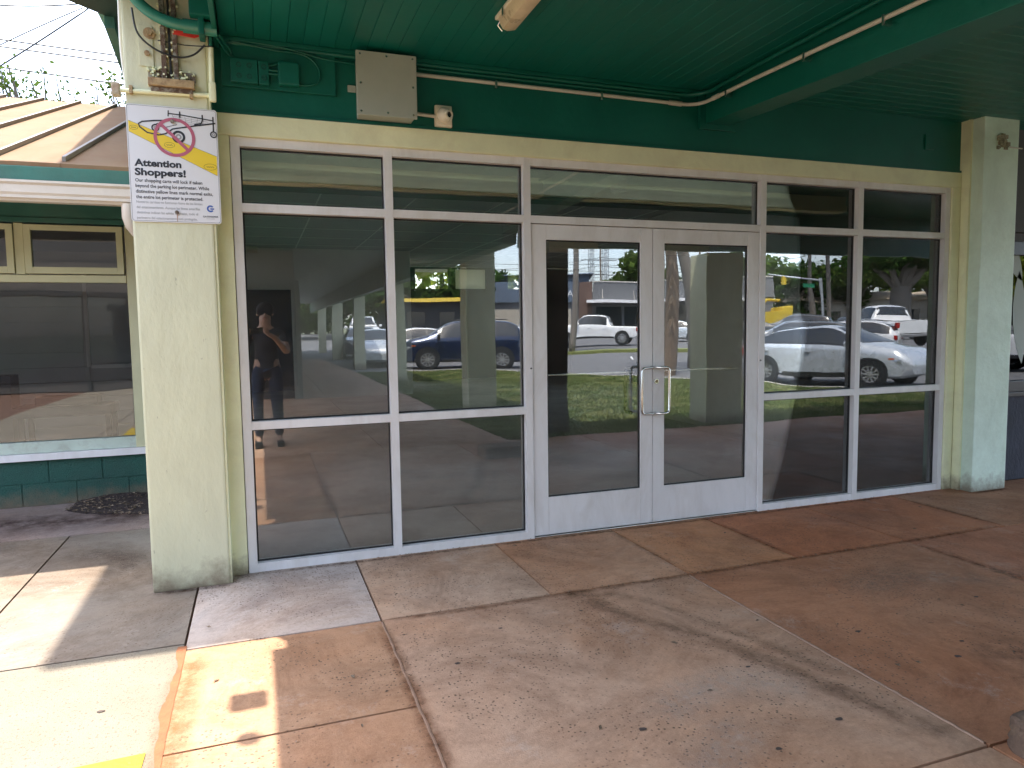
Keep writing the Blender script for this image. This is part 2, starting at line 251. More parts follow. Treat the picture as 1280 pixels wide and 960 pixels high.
# ------------------------------------------------------------------ mesh helpers
class MB:
    def __init__(s): s.v = []; s.f = []
    def box(s, x0, x1, y0, y1, z0, z1):
        b = len(s.v)
        s.v += [(x, y, z) for z in (z0, z1) for y in (y0, y1) for x in (x0, x1)]
        s.f += [tuple(b+i for i in q) for q in ((0, 2, 3, 1), (4, 5, 7, 6), (0, 1, 5, 4), (2, 6, 7, 3), (0, 4, 6, 2), (1, 3, 7, 5))]
        return s
    def prism(s, poly, axis, a0, a1):
        # poly: list of 2D points in the plane perpendicular to axis
        b = len(s.v); n = len(poly)
        for a in (a0, a1):
            for p, q in poly:
                s.v.append({'x': (a, p, q), 'y': (p, a, q), 'z': (p, q, a)}[axis])
        s.f.append(tuple(b+i for i in range(n))[::-1]); s.f.append(tuple(b+n+i for i in range(n)))
        for i in range(n):
            j = (i+1) % n; s.f.append((b+i, b+j, b+n+j, b+n+i))
        return s
    def tube(s, pts, r, seg=10, cap=True):
        pts = [Vector(p) for p in pts]; b0 = len(s.v); n = len(pts)
        rs = r if isinstance(r, (list, tuple)) else [r]*n
        prev = None
        for i, p in enumerate(pts):
            t = (pts[min(i+1, n-1)]-pts[max(i-1, 0)])
            t = t.normalized() if t.length > 1e-9 else Vector((0, 0, 1))
            if prev is None:
                a = t.cross(Vector((0, 0, 1)));
                if a.length < 1e-3: a = t.cross(Vector((1, 0, 0)))
                a.normalize()
            else:
                a = prev-t*prev.dot(t); a.normalize()
            prev = a; c = t.cross(a)
            for k in range(seg):
                th = 2*math.pi*k/seg; q = p+(a*math.cos(th)+c*math.sin(th))*rs[i]; s.v.append(tuple(q))
        for i in range(n-1):
            for k in range(seg):
                k2 = (k+1) % seg; s.f.append((b0+i*seg+k, b0+i*seg+k2, b0+(i+1)*seg+k2, b0+(i+1)*seg+k))
        if cap:
            s.f.append(tuple(b0+k for k in range(seg))[::-1]); s.f.append(tuple(b0+(n-1)*seg+k for k in range(seg)))
        return s
    def disc(s, c, n, r0, r1, seg=24, th=0.004):
        # ring from r0 to r1 (r0 may be 0) extruded along n by th
        c = Vector(c); n = Vector(n).normalized(); a = n.cross(Vector((0, 0, 1)))
        if a.length < 1e-3: a = n.cross(Vector((1, 0, 0)))
        a.normalize(); d = n.cross(a); b = len(s.v)
        for h in (0, th):
            for r in (r0, r1):
                for k in range(seg):
                    t = 2*math.pi*k/seg; s.v.append(tuple(c+n*h+(a*math.cos(t)+d*math.sin(t))*max(r, 1e-5)))
        S = seg
        for k in range(S):
            j = (k+1) % S
            s.f += [(b+2*S+k, b+2*S+j, b+3*S+j, b+3*S+k), (b+S+k, b+S+j, b+3*S+j, b+3*S+k), (b+k, b+j, b+S+j, b+S+k)]
            if r0 > 0: s.f.append((b+k, b+2*S+k, b+2*S+j, b+j))
        return s
    def build(s, name, mat, parent=None, smooth=False, bevel=0, fix=True, loc=None):
        me = bpy.data.meshes.new(name); me.from_pydata(s.v, [], s.f)
        if bevel or fix:
            bm = bmesh.new(); bm.from_mesh(me)
            if bevel: bmesh.ops.bevel(bm, geom=bm.edges[:], offset=bevel, segments=2, affect='EDGES', profile=0.7)
            bmesh.ops.recalc_face_normals(bm, faces=bm.faces[:]); bm.to_mesh(me); bm.free()
        me.materials.append(mat if not isinstance(mat, str) else M[mat])
        if smooth:
            for p in me.polygons: p.use_smooth = True
            if smooth == 'auto':
                try: me.set_sharp_from_angle(angle=math.radians(40))
                except Exception: pass
        o = bpy.data.objects.new(name, me); LINK(o)
        if parent: o.parent = parent
        if loc: o.location = loc
        return o
def box(name, mat, x0, x1, y0, y1, z0, z1, parent=None, bevel=0): return MB().box(x0, x1, y0, y1, z0, z1).build(name, mat, parent, bevel=bevel)
def tag(o, label=None, cat=None, group=None, kind=None):
    if label: o['label'] = label
    if cat: o['category'] = cat
    if group: o['group'] = group
    if kind: o['kind'] = kind
    return o
def empty(name, loc=(0, 0, 0), label=None, cat=None, group=None, rz=0):
    o = bpy.data.objects.new(name, None); LINK(o); o.location = loc; o.rotation_euler.z = rz; o.empty_display_size = 0.2
    return tag(o, label, cat, group)
def struct(o): o['kind'] = 'structure'; return o
def copy_tree(o, parent=None):
    c = o.copy(); LINK(c); c.parent = parent
    for ch in list(o.children): copy_tree(ch, c)
    return c
def arc(c, r, a0, a1, n, ax, ay):
    c = Vector(c); ax = Vector(ax); ay = Vector(ay)
    return [tuple(c+ax*(r*math.cos(a0+(a1-a0)*i/n))+ay*(r*math.sin(a0+(a1-a0)*i/n))) for i in range(n+1)]

# ------------------------------------------------------------------ ground
def hgt(x, y):
    d = 0.336*x-0.942*y-4
    return min(0.9, max(0.0, 0.02*(d-22)))
def sheet(name, mat, xs, ys, dz, hole=None):
    v = [(x, y, hgt(x, y)+dz) for y in ys for x in xs]; f = []
    nx = len(xs)
    for j in range(len(ys)-1):
        for i in range(nx-1): f.append((j*nx+i, j*nx+i+1, (j+1)*nx+i+1, (j+1)*nx+i))
    m = MB(); m.v = v; m.f = f; return struct(m.build(name, mat))
gx = [-900, -300, -100, -50, -30]+[i*5 for i in range(-5, 21)]+[120, 200, 400, 900]
gy = [-900, -400, -200]+[-130+i*5 for i in range(0, 27)]+[20, 60, 200, 900]
sheet('ground', 'dirtground', gx, gy, -0.16)
sheet('parking_lot', 'asphalt', [-40, -20, -3.0]+[i*5 for i in range(0, 20)], [-95+i*5 for i in range(0, 16)]+[-14.0, -10, -4.4], -0.10)
# lawn polygon with kerb
LP = [(3.12, -4.13), (12.6, -4.13), (13.1, -6.4), (11.4, -11.8), (8.6, -17.0), (7.6, -19.3), (3.12, -19.6)]
struct(MB().prism(LP, 'z', -0.3, -0.025).build('lawn', 'lawn'))
kb = MB()
for (a, b_) in zip(LP[1:-1], LP[2:]):
    a = Vector((a[0], a[1], 0)); b = Vector((b_[0], b_[1], 0)); t = (b-a).normalized(); nn = Vector((-t.y, t.x, 0))*0.15
    if nn.dot(a-Vector((6, -10, 0))) < 0: nn = -nn
    q = [a-t*.03, b+t*.03, b+t*.03+nn, a-t*.03+nn]; k = len(kb.v)
    kb.v += [(p.x, p.y, -0.15) for p in q]+[(p.x, p.y, -0.005) for p in q]
    kb.f += [(k, k+1, k+2, k+3), (k+4, k+5, k+6, k+7)]+[(k+i, k+(i+1) % 4, k+4+(i+1) % 4, k+4+i) for i in range(4)]
struct(kb.build('kerb', 'curb'))
# grass blades (uncountable)
def inpoly(x, y, P):
    c = False
    for i in range(len(P)):
        x1, y1 = P[i]; x2, y2 = P[i-1]
        if (y1 > y) != (y2 > y) and x < (x2-x1)*(y-y1)/(y2-y1)+x1: c = not c
    return c
rng = np.random.default_rng(3)
gm = MB(); cnt = 0
while cnt < 52000:
    x = 3.15+rng.random()*10; y = -4.2-rng.random()**1.3*15.2
    if not inpoly(x, y, LP): continue
    cnt += 1; a = rng.random()*6.28; h = 0.02+rng.random()*0.035; w = 0.012+0.02*rng.random(); k = len(gm.v)
    dx, dy = math.cos(a)*w, math.sin(a)*w; lx, ly = rng.normal()*.03, rng.normal()*.03
    gm.v += [(x-dx, y-dy, -.027), (x+dx, y+dy, -.027), (x+lx, y+ly, -.027+h)]; gm.f.append((k, k+1, k+2))
tag(gm.build('grass', 'grassblade', fix=False), 'short sunlit green grass on the lawn mirrored in the doors', 'grass', kind='stuff')

# pavement: base and separate slabs
pav = struct(MB().prism([(-9, 12), (-9, -60), (3.1, -60), (3.1, -4.1), (16, -4.1), (16, 12)], 'z', -0.15, -0.022).build('pavement', 'joint'))
G = 0.006
def slab(x0, x1, y0, y1, col, mat='slab', z=0.0):
    o = MB().box(x0+G, x1-G, y0+G, y1-G, -0.12, z).build('slab', mat, pav, bevel=0.0)
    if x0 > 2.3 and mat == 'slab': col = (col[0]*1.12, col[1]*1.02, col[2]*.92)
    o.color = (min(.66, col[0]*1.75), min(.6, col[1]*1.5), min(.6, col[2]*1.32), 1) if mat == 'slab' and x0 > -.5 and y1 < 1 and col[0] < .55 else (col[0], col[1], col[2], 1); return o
A = [(-0.27, 0.63, (0.345, 0.35, 0.365)), (0.63, 1.55, (0.36, 0.29, 0.235)), (1.55, 2.42, (0.36, 0.255, 0.185)), (2.42, 3.20, (0.32, 0.215, 0.145)),
     (3.20, 4.10, (0.30, 0.165, 0.105)), (4.10, 5.02, (0.28, 0.155, 0.10)), (5.02, 5.9, (0.25, 0.165, 0.12)), (5.9, 6.9, (0.24, 0.16, 0.12)), (6.9, 8.0, (0.26, 0.18, 0.13)), (8.0, 12.0, (0.26, 0.19, 0.14))]
for x0, x1, c in A: slab(x0, x1, -1.04, -0.035 if x0 > -.3 else 0.6, c)
Bs = [(0.63, 2.40, (0.325, 0.245, 0.19)), (2.40, 4.09, (0.27, 0.175, 0.125)), (4.09, 5.8, (0.26, 0.15, 0.105)), (5.8, 7.5, (0.24, 0.16, 0.12)), (7.5, 12, (0.26, 0.18, 0.13))]
for x0, x1, c in Bs:
    slab(x0, x1, -2.86, -1.04, c); slab(x0, x1, -4.10, -2.86, tuple(v*1.05 for v in c))
slab(-0.27, 0.63, -1.90, -1.04, (0.28, 0.195, 0.135)); slab(-0.27, 0.63, -2.86, -1.90, (0.29, 0.20, 0.14)); slab(-0.27, 0.63, -4.1, -2.86, (0.29, 0.20, 0.14))
# left of the pillar
slab(-1.22, -0.27, -0.97, 1.28, (0.26, 0.225, 0.19)); slab(-3.1, -1.22, -0.97, 1.28, (0.28, 0.24, 0.20))
slab(-3.1, -0.27, 1.28, 2.45, (0.34, 0.27, 0.25)); slab(-6, -3.1, -0.97, 2.45, (0.44, 0.38, 0.33))
slab(-2.1, -0.27, -2.9, -0.97, (0.215, 0.183, 0.137), 'slab_pale'); slab(-4, -2.1, -2.9, -0.97, (0.215, 0.183, 0.137), 'slab_pale')
for y0 in (-4.9, -6.9, -8.9, -10.9): slab(-2.1, -0.27, y0, y0+2, (0.215, 0.183, 0.137), 'slab_pale'); slab(-4, -2.1, y0, y0+2, (0.215, 0.183, 0.137), 'slab_pale')
for k in range(14):
    y1 = -4.1-k*2.4
    slab(-0.27, 1.5, y1-2.4, y1, (0.36, 0.27, 0.21)); slab(1.5, 3.1, y1-2.4, y1, (0.33, 0.25, 0.2))
# sealant beads, red dirt along joint, yellow paint
def wavy(p0, p1, n, amp, z):
    out = []
    for i in range(n+1):
        t = i/n; out.append((p0[0]+(p1[0]-p0[0])*t+R_.uniform(-amp, amp), p0[1]+(p1[1]-p0[1])*t+R_.uniform(-amp, amp), z+R_.uniform(-.001, .001)))
    return out
for x, y0, y1 in ((0.63, -1.06, -4.0), (2.40, -1.07, -2.84)):
    tag(MB().tube(wavy((x, y0), (x, y1), 60, 0.0022, -0.0015), 0.007, 6).build('sealant_bead', 'bead', pav))
def ribbon(name, mat, pts, w0, w1, z, parent=None, jit=0.3):
    m = MB(); n = len(pts)
    for i, (x, y) in enumerate(pts):
        a = Vector(pts[max(i-1, 0)]); b = Vector(pts[min(i+1, n-1)]); t = (b-a).normalized(); nn = Vector((-t.y, t.x))
        ph = i*.23; l = w0*(1+jit*(.5*math.sin(ph)+.3*math.sin(2.7*ph+1)+.2*math.sin(6.1*ph))); r = w1*(1+jit*(.5*math.sin(ph*1.3+2)+.3*math.sin(3.1*ph)+.2*R_.uniform(-1, 1)))
        m.v += [(x+nn.x*l, y+nn.y*l, z), (x-nn.x*r, y-nn.y*r, z)]
    for i in range(n-1): m.f.append((2*i, 2*i+1, 2*i+3, 2*i+2))
    return m.build(name, mat, parent)
ribbon('dirt_streak', 'reddirt', [(-0.265, -1.0-i*0.03) for i in range(100)], 0.004, 0.028, 0.0034, pav, 0.6)
yl = MB(); yl.v = [(-0.318, -1.865, .004), (-1.75, -1.91, .004), (-1.75, -2.7, .004), (-0.33, -2.6, .004)]; yl.f = [(0, 1, 2, 3)]
yl.build('yellow_marking', 'yellow', pav)
def soft_stain(name, pts, w, col, amt, nscale=9.0, z=.0022):
    m, n, out = newmat(name+'_stain'); L = n.links.new
    b = nd(n, 'ShaderNodeBsdfDiffuse'); b.inputs['Color'].default_value = c4(col); t = nd(n, 'ShaderNodeBsdfTransparent'); mxs = nd(n, 'ShaderNodeMixShader')
    at = nd(n, 'ShaderNodeAttribute'); at.attribute_name = 'fade'; nz = nd(n, 'ShaderNodeTexNoise', Scale=nscale, Detail=9.0, Roughness=.78); gp = nd(n, 'ShaderNodeNewGeometry'); L(gp.outputs['Position'], nz.inputs['Vector'])
    mr = nd(n, 'ShaderNodeMapRange'); mr.inputs['From Min'].default_value = .36; mr.inputs['From Max'].default_value = .62; L(nz.outputs['Fac'], mr.inputs['Value'])
    ml = nd(n, 'ShaderNodeMath', operation='MULTIPLY'); L(mr.outputs[0], ml.inputs[0]); L(at.outputs['Fac'], ml.inputs[1]); m2_ = nd(n, 'ShaderNodeMath', operation='MULTIPLY', use_clamp=True); L(ml.outputs[0], m2_.inputs[0]); m2_.inputs[1].default_value = amt
    L(m2_.outputs[0], mxs.inputs[0]); L(t.outputs[0], mxs.inputs[1]); L(b.outputs[0], mxs.inputs[2]); L(mxs.outputs[0], out.inputs['Surface'])
    P = [Vector(p) for p in pts]; Q = []
    for i in range(len(P)-1):
        a = P[max(i-1, 0)]; b0 = P[i]; c = P[i+1]; d = P[min(i+2, len(P)-1)]
        for k in range(6): t_ = k/6; Q.append(0.5*((2*b0)+(c-a)*t_+(2*a-5*b0+4*c-d)*t_*t_+(3*b0-a-3*c+d)*t_**3))
    Q.append(P[-1]); mb = MB(); fade = []; N_ = len(Q); offs = (-1, -.55, 0, .55, 1)
    for i, p in enumerate(Q):
        tg = (Q[min(i+1, N_-1)]-Q[max(i-1, 0)]).normalized(); nn = Vector((-tg.y, tg.x)); e = min(1, i/3, (N_-1-i)/3)
        for o_ in offs: mb.v.append((p.x+nn.x*w*o_, p.y+nn.y*w*o_, z)); fade.append(e*(1-abs(o_))**.8)
    for i in range(N_-1):
        for k in range(4): a = i*5+k; mb.f.append((a, a+1, a+6, a+5))
    o = mb.build(name, m, pav, fix=False); at_ = o.data.attributes.new('fade', 'FLOAT', 'POINT'); at_.data.foreach_set('value', fade); return o
soft_stain('water_stain', [(1.6, -1.06), (1.7, -1.12), (1.78, -1.45), (1.95, -1.70), (2.1, -2.05), (2.2, -2.4), (2.28, -2.62), (2.33, -2.8)], .075, (.15, .095, .065), .55)
soft_stain('water_stain', [(1.62, -1.06), (1.9, -1.2), (2.05, -1.5), (2.2, -1.9), (2.3, -2.3)], .05, (.20, .13, .085), .4, 14)
soft_stain('pale_scuff', [(1.45, -2.35), (1.65, -2.2), (1.95, -2.2), (2.05, -2.4)], .16, (.52, .44, .37), .42, 22, .0024)
soft_stain('pale_scuff', [(1.35, -2.75), (1.55, -2.55), (1.75, -2.5)], .14, (.52, .44, .37), .4, 24, .0026)
soft_stain('pale_scuff', [(3.0, -1.6), (3.5, -1.55), (3.9, -1.75), (4.3, -1.7)], .22, (.40, .30, .23), .40, 14, .0024)
soft_stain('joint_grime', [(.63, -1.05), (1.1, -1.07), (1.6, -1.06), (2.4, -1.06), (3.2, -1.05), (4.2, -1.05), (5.0, -1.02)], .035, (.19, .085, .045), .7, 12, .0028)
soft_stain('joint_grime', [(2.4, -.08), (2.41, -.5), (2.42, -1.0)], .04, (.14, .08, .055), .5, 14, .0021)
soft_stain('joint_grime', [(3.2, -.12), (3.2, -.6), (3.19, -1.0)], .045, (.14, .08, .055), .65, 14, .0021)
soft_stain('joint_grime', [(5.03, -.15), (5.02, -.6), (5.0, -1.0)], .05, (.14, .08, .055), .65, 14, .0021)
soft_stain('joint_grime', [(4.09, -1.1), (4.09, -1.6), (4.08, -2.8)], .05, (.14, .08, .055), .65, 14, .0021)
soft_stain('joint_grime', [(.62, -1.1), (.63, -1.8), (.63, -2.8)], .045, (.20, .085, .045), .8, 10, .0021)
soft_stain('sill_dirt', [(-.1, -.085), (1, -.09), (2, -.09), (3.6, -.09), (5.6, -.09)], .035, (.16, .10, .065), .9, 16, .0023)
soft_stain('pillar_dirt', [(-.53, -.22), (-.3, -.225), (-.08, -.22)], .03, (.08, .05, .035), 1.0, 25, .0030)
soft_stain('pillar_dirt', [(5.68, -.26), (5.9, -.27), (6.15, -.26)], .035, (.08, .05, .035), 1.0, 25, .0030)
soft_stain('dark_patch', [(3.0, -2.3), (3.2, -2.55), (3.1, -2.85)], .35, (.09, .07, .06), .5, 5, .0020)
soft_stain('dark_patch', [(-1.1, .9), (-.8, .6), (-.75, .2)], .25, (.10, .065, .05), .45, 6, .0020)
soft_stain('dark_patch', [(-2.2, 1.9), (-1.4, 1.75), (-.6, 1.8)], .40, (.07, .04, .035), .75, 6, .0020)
soft_stain('orange_stain', [(-.2, -1.08), (-.24, -1.5), (-.24, -2.2), (-.22, -3)], .09, (.30, .13, .06), .7, 12, .0020)
# gum spots, litter
for i, (x, y, r) in enumerate([(1.72, -2.62, .013), (-0.52, -1.5, .014), (0.70, -1.25, .008), (1.15, -1.35, .012), (1.35, -2.35, .016), (2.9, -2.35, .016), (3.05, -2.25, .012), (2.0, -2.1, .012), (2.7, -2.0, .014), (2.05, -2.55, .015), (0.86, -1.62, .013), (1.6, -1.3, .01), (3.6, -1.9, .014)]):
    m = MB(); seg = 10; m.v = [(x+math.cos(a*.628)*r*R_.uniform(.7, 1.3), y+math.sin(a*.628)*r*R_.uniform(.5, .8), .003) for a in range(seg)]; m.f = [tuple(range(seg))]
    m.build('gum_spot', 'gum', pav)
lt = MB()
for i in range(90):
    x, y = R_.uniform(-.2, 5.5), R_.uniform(-3.0, -.1)
    a = R_.uniform(0, 6.28); l = R_.uniform(.005, .02); w = l*.35; k = len(lt.v); z = .004
    ca, sa = math.cos(a), math.sin(a)
    lt.v += [(x+ca*l, y+sa*l, z), (x-sa*w, y+ca*w, z+.004), (x-ca*l, y-sa*l, z), (x+sa*w, y-ca*w, z)]; lt.f.append((k, k+1, k+2, k+3))
for i in range(240):
    x = R_.uniform(.7, 5.6); y = -1.045+R_.gauss(0, .006) if i % 2 else -0.05-abs(R_.gauss(0, .012)); a = R_.uniform(0, 6.28); l = R_.uniform(.003, .010); w = l*.5; k = len(lt.v); z = .004
    ca, sa = math.cos(a), math.sin(a); lt.v += [(x+ca*l, y+sa*l, z), (x-sa*w, y+ca*w, z+.003), (x-ca*l, y-sa*l, z), (x+sa*w, y-ca*w, z)]; lt.f.append((k, k+1, k+2, k+3))
tag(lt.build('leaf_litter', 'deadleaf', fix=False), 'scattered bits of dry leaf on the pavement before the shop', 'litter', kind='stuff')
# debris heap below the green block wall
hb = MB(); NX, NY = 26, 12
for j in range(NY+1):
    for i in range(NX+1):
        u = i/NX; v = j/NY; x = -1.42+u*1.1; yb = 2.40; d = (0.30+0.75*u)*(1+.1*math.sin(9*u)); y = yb-v*d
        z = 0.006+0.05*(1-v)**2*math.sin(math.pi*min(1, u*1.4+.05))+R_.uniform(0, .006)*(1 if 0 < j < NY else 0)
        if j == NY or i == 0: z = .001
        hb.v.append((x+R_.uniform(-.015, .015), min(2.4, y+R_.uniform(-.02, .02)), z))
for j in range(NY):
    for i in range(NX): a = j*(NX+1)+i; hb.f.append((a, a+1, a+NX+2, a+NX+1))
lv = []
ds = hb.build('soil_heap', 'mulch')
tag(ds, 'dark damp soil drift against the green block wall left of the pillar', 'soil', kind='stuff')
lf = MB()
for i in range(520):
    u = R_.random(); v = R_.random(); x = -1.45+u*1.15; d = (0.32+0.8*u); y = 2.39-v*d
    z = 0.012+0.05*(1-v)**2*math.sin(math.pi*min(1, u*1.4+.05))+R_.uniform(0, .012); a = R_.uniform(0, 6.28); l = R_.uniform(.006, .022); w = l*.45; k = len(lf.v)
    ca, sa = math.cos(a), math.sin(a); t = R_.uniform(-.01, .012)
    lf.v += [(x+ca*l, y+sa*l, z), (x-sa*w, y+ca*w, z+t), (x-ca*l, y-sa*l, z), (x+sa*w, y-ca*w, z)]; lf.f.append((k, k+1, k+2, k+3))
tag(lf.build('dead_leaves', 'deadleaf', fix=False), 'dead leaves gathered at the foot of the green block wall', 'leaves', kind='stuff')
# concrete block lower right
bmm = bmesh.new(); bmesh.ops.create_cube(bmm, size=1.0); bmesh.ops.subdivide_edges(bmm, edges=bmm.edges[:], cuts=9, use_grid_fill=True)
for v in bmm.verts:
    ex = sum(abs(abs(c_)-.5) < 1e-4 for c_ in v.co); k_ = .93 if ex == 3 else (.97 if ex == 2 else 1)
    v.co = Vector(((v.co.x*k_)*.72+R_.uniform(-.006, .006), (v.co.y*k_)*.34+R_.uniform(-.006, .006), (v.co.z*k_)*.145+R_.uniform(-.004, .004)))
me_ = bpy.data.meshes.new('concrete_block'); bmm.to_mesh(me_); bmm.free(); me_.materials.append(paint('brown_stained_concrete', (0.13, 0.082, 0.056), 0.85, 0.3, 7, 1.0, 40, stain=(0.30, 0.20, 0.12), stain_amt=0.7, stain_scale=7, coord='obj'))
for p_ in me_.polygons: p_.use_smooth = True
cb = bpy.data.objects.new('concrete_block', me_); LINK(cb); cb.location = (2.79, -3.06, .055)
cb.rotation_euler.z = 0.0
tag(cb, 'brown stained concrete block lying at the lower right corner of the pavement', 'concrete block')

# ------------------------------------------------------------------ shop front
SF = empty('storefront', (0, 0, 0), 'empty shop front of white aluminium frames with two glass doors', 'shop front')
VX = [0.0, 0.901, 1.813, 3.71, 4.648, 5.607]; ZS, ZM, ZT, ZH = 0.0, 0.886, 2.16, 2.557
FW = 0.05; Y0, Y1 = -0.055, 0.055
def bar(nm, x0, x1, z0, z1, y0=Y0, y1=Y1): return MB().box(x0, x1, y0, y1, z0, z1).build(nm, 'alu', SF, bevel=0.002)
bar('frame_jamb', 0.0, FW, 0, ZH); bar('frame_jamb', VX[5]-FW, VX[5], 0, ZH)
for x in VX[1:5]: bar('mullion', x-FW/2, x+FW/2, 0, ZH)
segs = [(FW, VX[1]-FW/2), (VX[1]+FW/2, VX[2]-FW/2), (VX[2]+FW/2, VX[3]-FW/2), (VX[3]+FW/2, VX[4]-FW/2), (VX[4]+FW/2, VX[5]-FW)]
for i, (a, b) in enumerate(segs):
    bar('frame_head', a, b, ZH-FW, ZH, Y0+.003, Y1-.003)
    bar('transom_bar', a, b, ZT-FW/2, ZT+FW/2, Y0+.003, Y1-.003)
    if i != 2:
        bar('middle_rail', a, b, ZM-FW/2, ZM+FW/2, Y0+.003, Y1-.003); bar('sill_rail', a, b, 0.0, FW*1.05, Y0+.003, Y1-.003)
def pane(parent, a, b, z0, z1, y=0.0, nm='glass_pane', mat='glass', gasket=True):
    o = box(nm, mat, a+.004, b-.004, y-.003, y+.003, z0+.004, z1-.004, parent)
    if gasket:
        g = MB()
        for (p, q, r, s) in ((a, b, z0, z0+.009), (a, b, z1-.009, z1), (a, a+.009, z0+.009, z1-.009), (b-.009, b, z0+.009, z1-.009)):
            g.box(p, q, y-.010, y-.0035, r, s)
        g.build('gasket', 'rubber', o)
    return o
for i, (a, b) in enumerate(segs):
    pane(SF, a, b, ZT+FW/2, ZH-FW)
    if i != 2: pane(SF, a, b, ZM+FW/2, ZT-FW/2); pane(SF, a, b, FW*1.05, ZM-FW/2)
# doors
def door(x0, x1, g0, g1, hinge_left):
    z0, z1 = 0.014, ZT-FW/2-.006; zg0, zg1 = 0.275, 2.03
    d = MB()
    d.box(x0, g0, -.045, .0, z0, z1); d.box(g1, x1, -.045, 0, z0, z1)
    o = d.build('door', 'alu', SF, bevel=0.002)
    MB().box(g0+.0005, g1-.0005, -.0435, -.002, z0, zg0).build('kick_rail', 'alu', o, bevel=0.002)
    MB().box(g0+.0005, g1-.0005, -.0435, -.002, zg1, z1).build('top_rail', 'alu', o, bevel=0.002)
    pane(o, g0, g1, zg0, zg1, -.022, 'door_glass')
    hx = (x1-.025) if hinge_left else (x0+.02); s = 1 if not hinge_left else 1
    ex = (hx-.072) if False else (hx+.148 if not hinge_left else hx)
    # D pull: mounted on the meeting stile, bar offset
    xa = x1-.03 if hinge_left else x0+.012; xb = xa-.0 if hinge_left else xa+.150
    yo = -.105
    if hinge_left:
        p = [(xa, -.045, 1.14)]+arc((xa, yo+.03, 1.11), .03, math.pi/2, math.pi, 5, (0, 0, 1), (0, -1, 0))[0:0]
        xb = xa-.085
        pts = [(xa+.02, -.045, 1.148), (xa+.02, yo+.02, 1.148), (xa, yo, 1.148), (xb+.02, yo, 1.146), (xb+.006, yo, 1.138), (xb, yo, 1.122), (xb, yo, .845), (xb+.006, yo, .828), (xb+.02, yo, .82), (xa, yo, .818), (xa+.02, yo+.02, .818), (xa+.02, -.045, .818)]
    else:
        xb = xa+.088
        pts = [(xa, -.045, 1.148), (xa, yo+.02, 1.148), (xa+.02, yo, 1.148), (xb-.025, yo, 1.148), (xb-.007, yo, 1.140), (xb, yo, 1.122), (xb, yo, .845), (xb-.007, yo, .826), (xb-.025, yo, .818), (xa+.02, yo, .818), (xa, yo+.02, .818), (xa, -.045, .818)]
    MB().tube(pts, .0095, 12).build('pull_handle', 'steel', o, smooth='auto')
    # inside push bar and closer
    MB().box(g0, g1, .055, .068, 1.105, 1.117).build('push_bar', 'steel', o, bevel=.002)
    MB().box(g0+.05, g0+.42, .015, .075, 1.955, 2.04).build('door_closer', 'offwhite', o, bevel=.008)
    if hinge_left: MB().tube([(g1-.05, .0, 1.14), (g1-.05, .07, 1.14), (g1-.05, .09, 1.12), (g1-.05, .09, .84), (g1-.05, .07, .82), (g1-.05, .0, .82)], .012, 8).build('inside_pull', 'darkmetal', o, smooth='auto')
    return o
d1 = door(1.842, 2.762, 1.948, 2.668, True)
d2 = door(2.768, 3.682, 2.862, 3.582, False)
lk = MB(); lk.disc((2.796, -.045, 1.046), (0, -1, 0), 0, .019, 20, .008); lo = lk.build('lock', 'steel', d2, smooth='auto')
kk = MB(); kk.disc((2.796, -.0531, 1.046), (0, -1, 0), 0, .011, 16, .003); kk.build('keyhole', 'rust', lo)
MB().box(1.838, 3.685, -.06, .06, -.004, .010).build('threshold', 'steel', SF, bevel=.002)
box('door_gap_seal', 'rubber', 2.7625, 2.7675, -.03, -.01, .015, 2.12, SF)
for x in (1.826, 3.698):
    for z in (1.17,): MB().disc((x, -.0555, z), (0, -1, 0), 0, .006, 12, .003).build('screw', 'darkmetal', SF)
# cream surround trim
tr = empty('door_surround', (2.8, 0, 0), 'pale green painted timber trim round the shop windows', 'trim')
def tb(nm, x0, x1, y0, y1, z0, z1, m='cream', bev=.004): return MB().box(x0-2.8, x1-2.8, y0, y1, z0, z1).build(nm, m, tr, bevel=bev)
tb('head_board', -.095, 5.70, -.075, .09, ZH+.003, 2.68); tb('side_board', -.095, -.004, -.072, .09, 0.002, ZH+.002); tb('side_board', VX[5]+.004, 5.70, -.072, .09, 0.002, ZH+.002)
tb('edge_bead', -.004+.004, 5.607, -.062, -.05, ZH-.004+.005, ZH+.012, 'cream', 0)

# green header wall
hw = empty('header_wall', (2.8, 0, 2.68), 'dark green painted board above the shop windows carrying pipes and a box', 'wall')
def hbx(nm, x0, x1, y0, y1, z0, z1, m='green', bev=.003): return MB().box(x0-2.8, x1-2.8, y0, y1, z0-2.68, z1-2.68).build(nm, m, hw, bevel=bev)
hbx('header_board', -.095, 5.72, -.05, .12, 2.683, 3.12); hbx('raised_panel', -.03, .60, -.075, -.051, 2.83, 3.098)
hbx('drip_edge', -.095, 5.72, -.066, -.051, 2.683, 2.70)
hbx('wall_plate', 3.13, 3.44, -.075, -.051, 2.84, 3.095)
hbx('cover_plate', 5.30, 5.40, -.062, -.051, 2.85, 2.97)

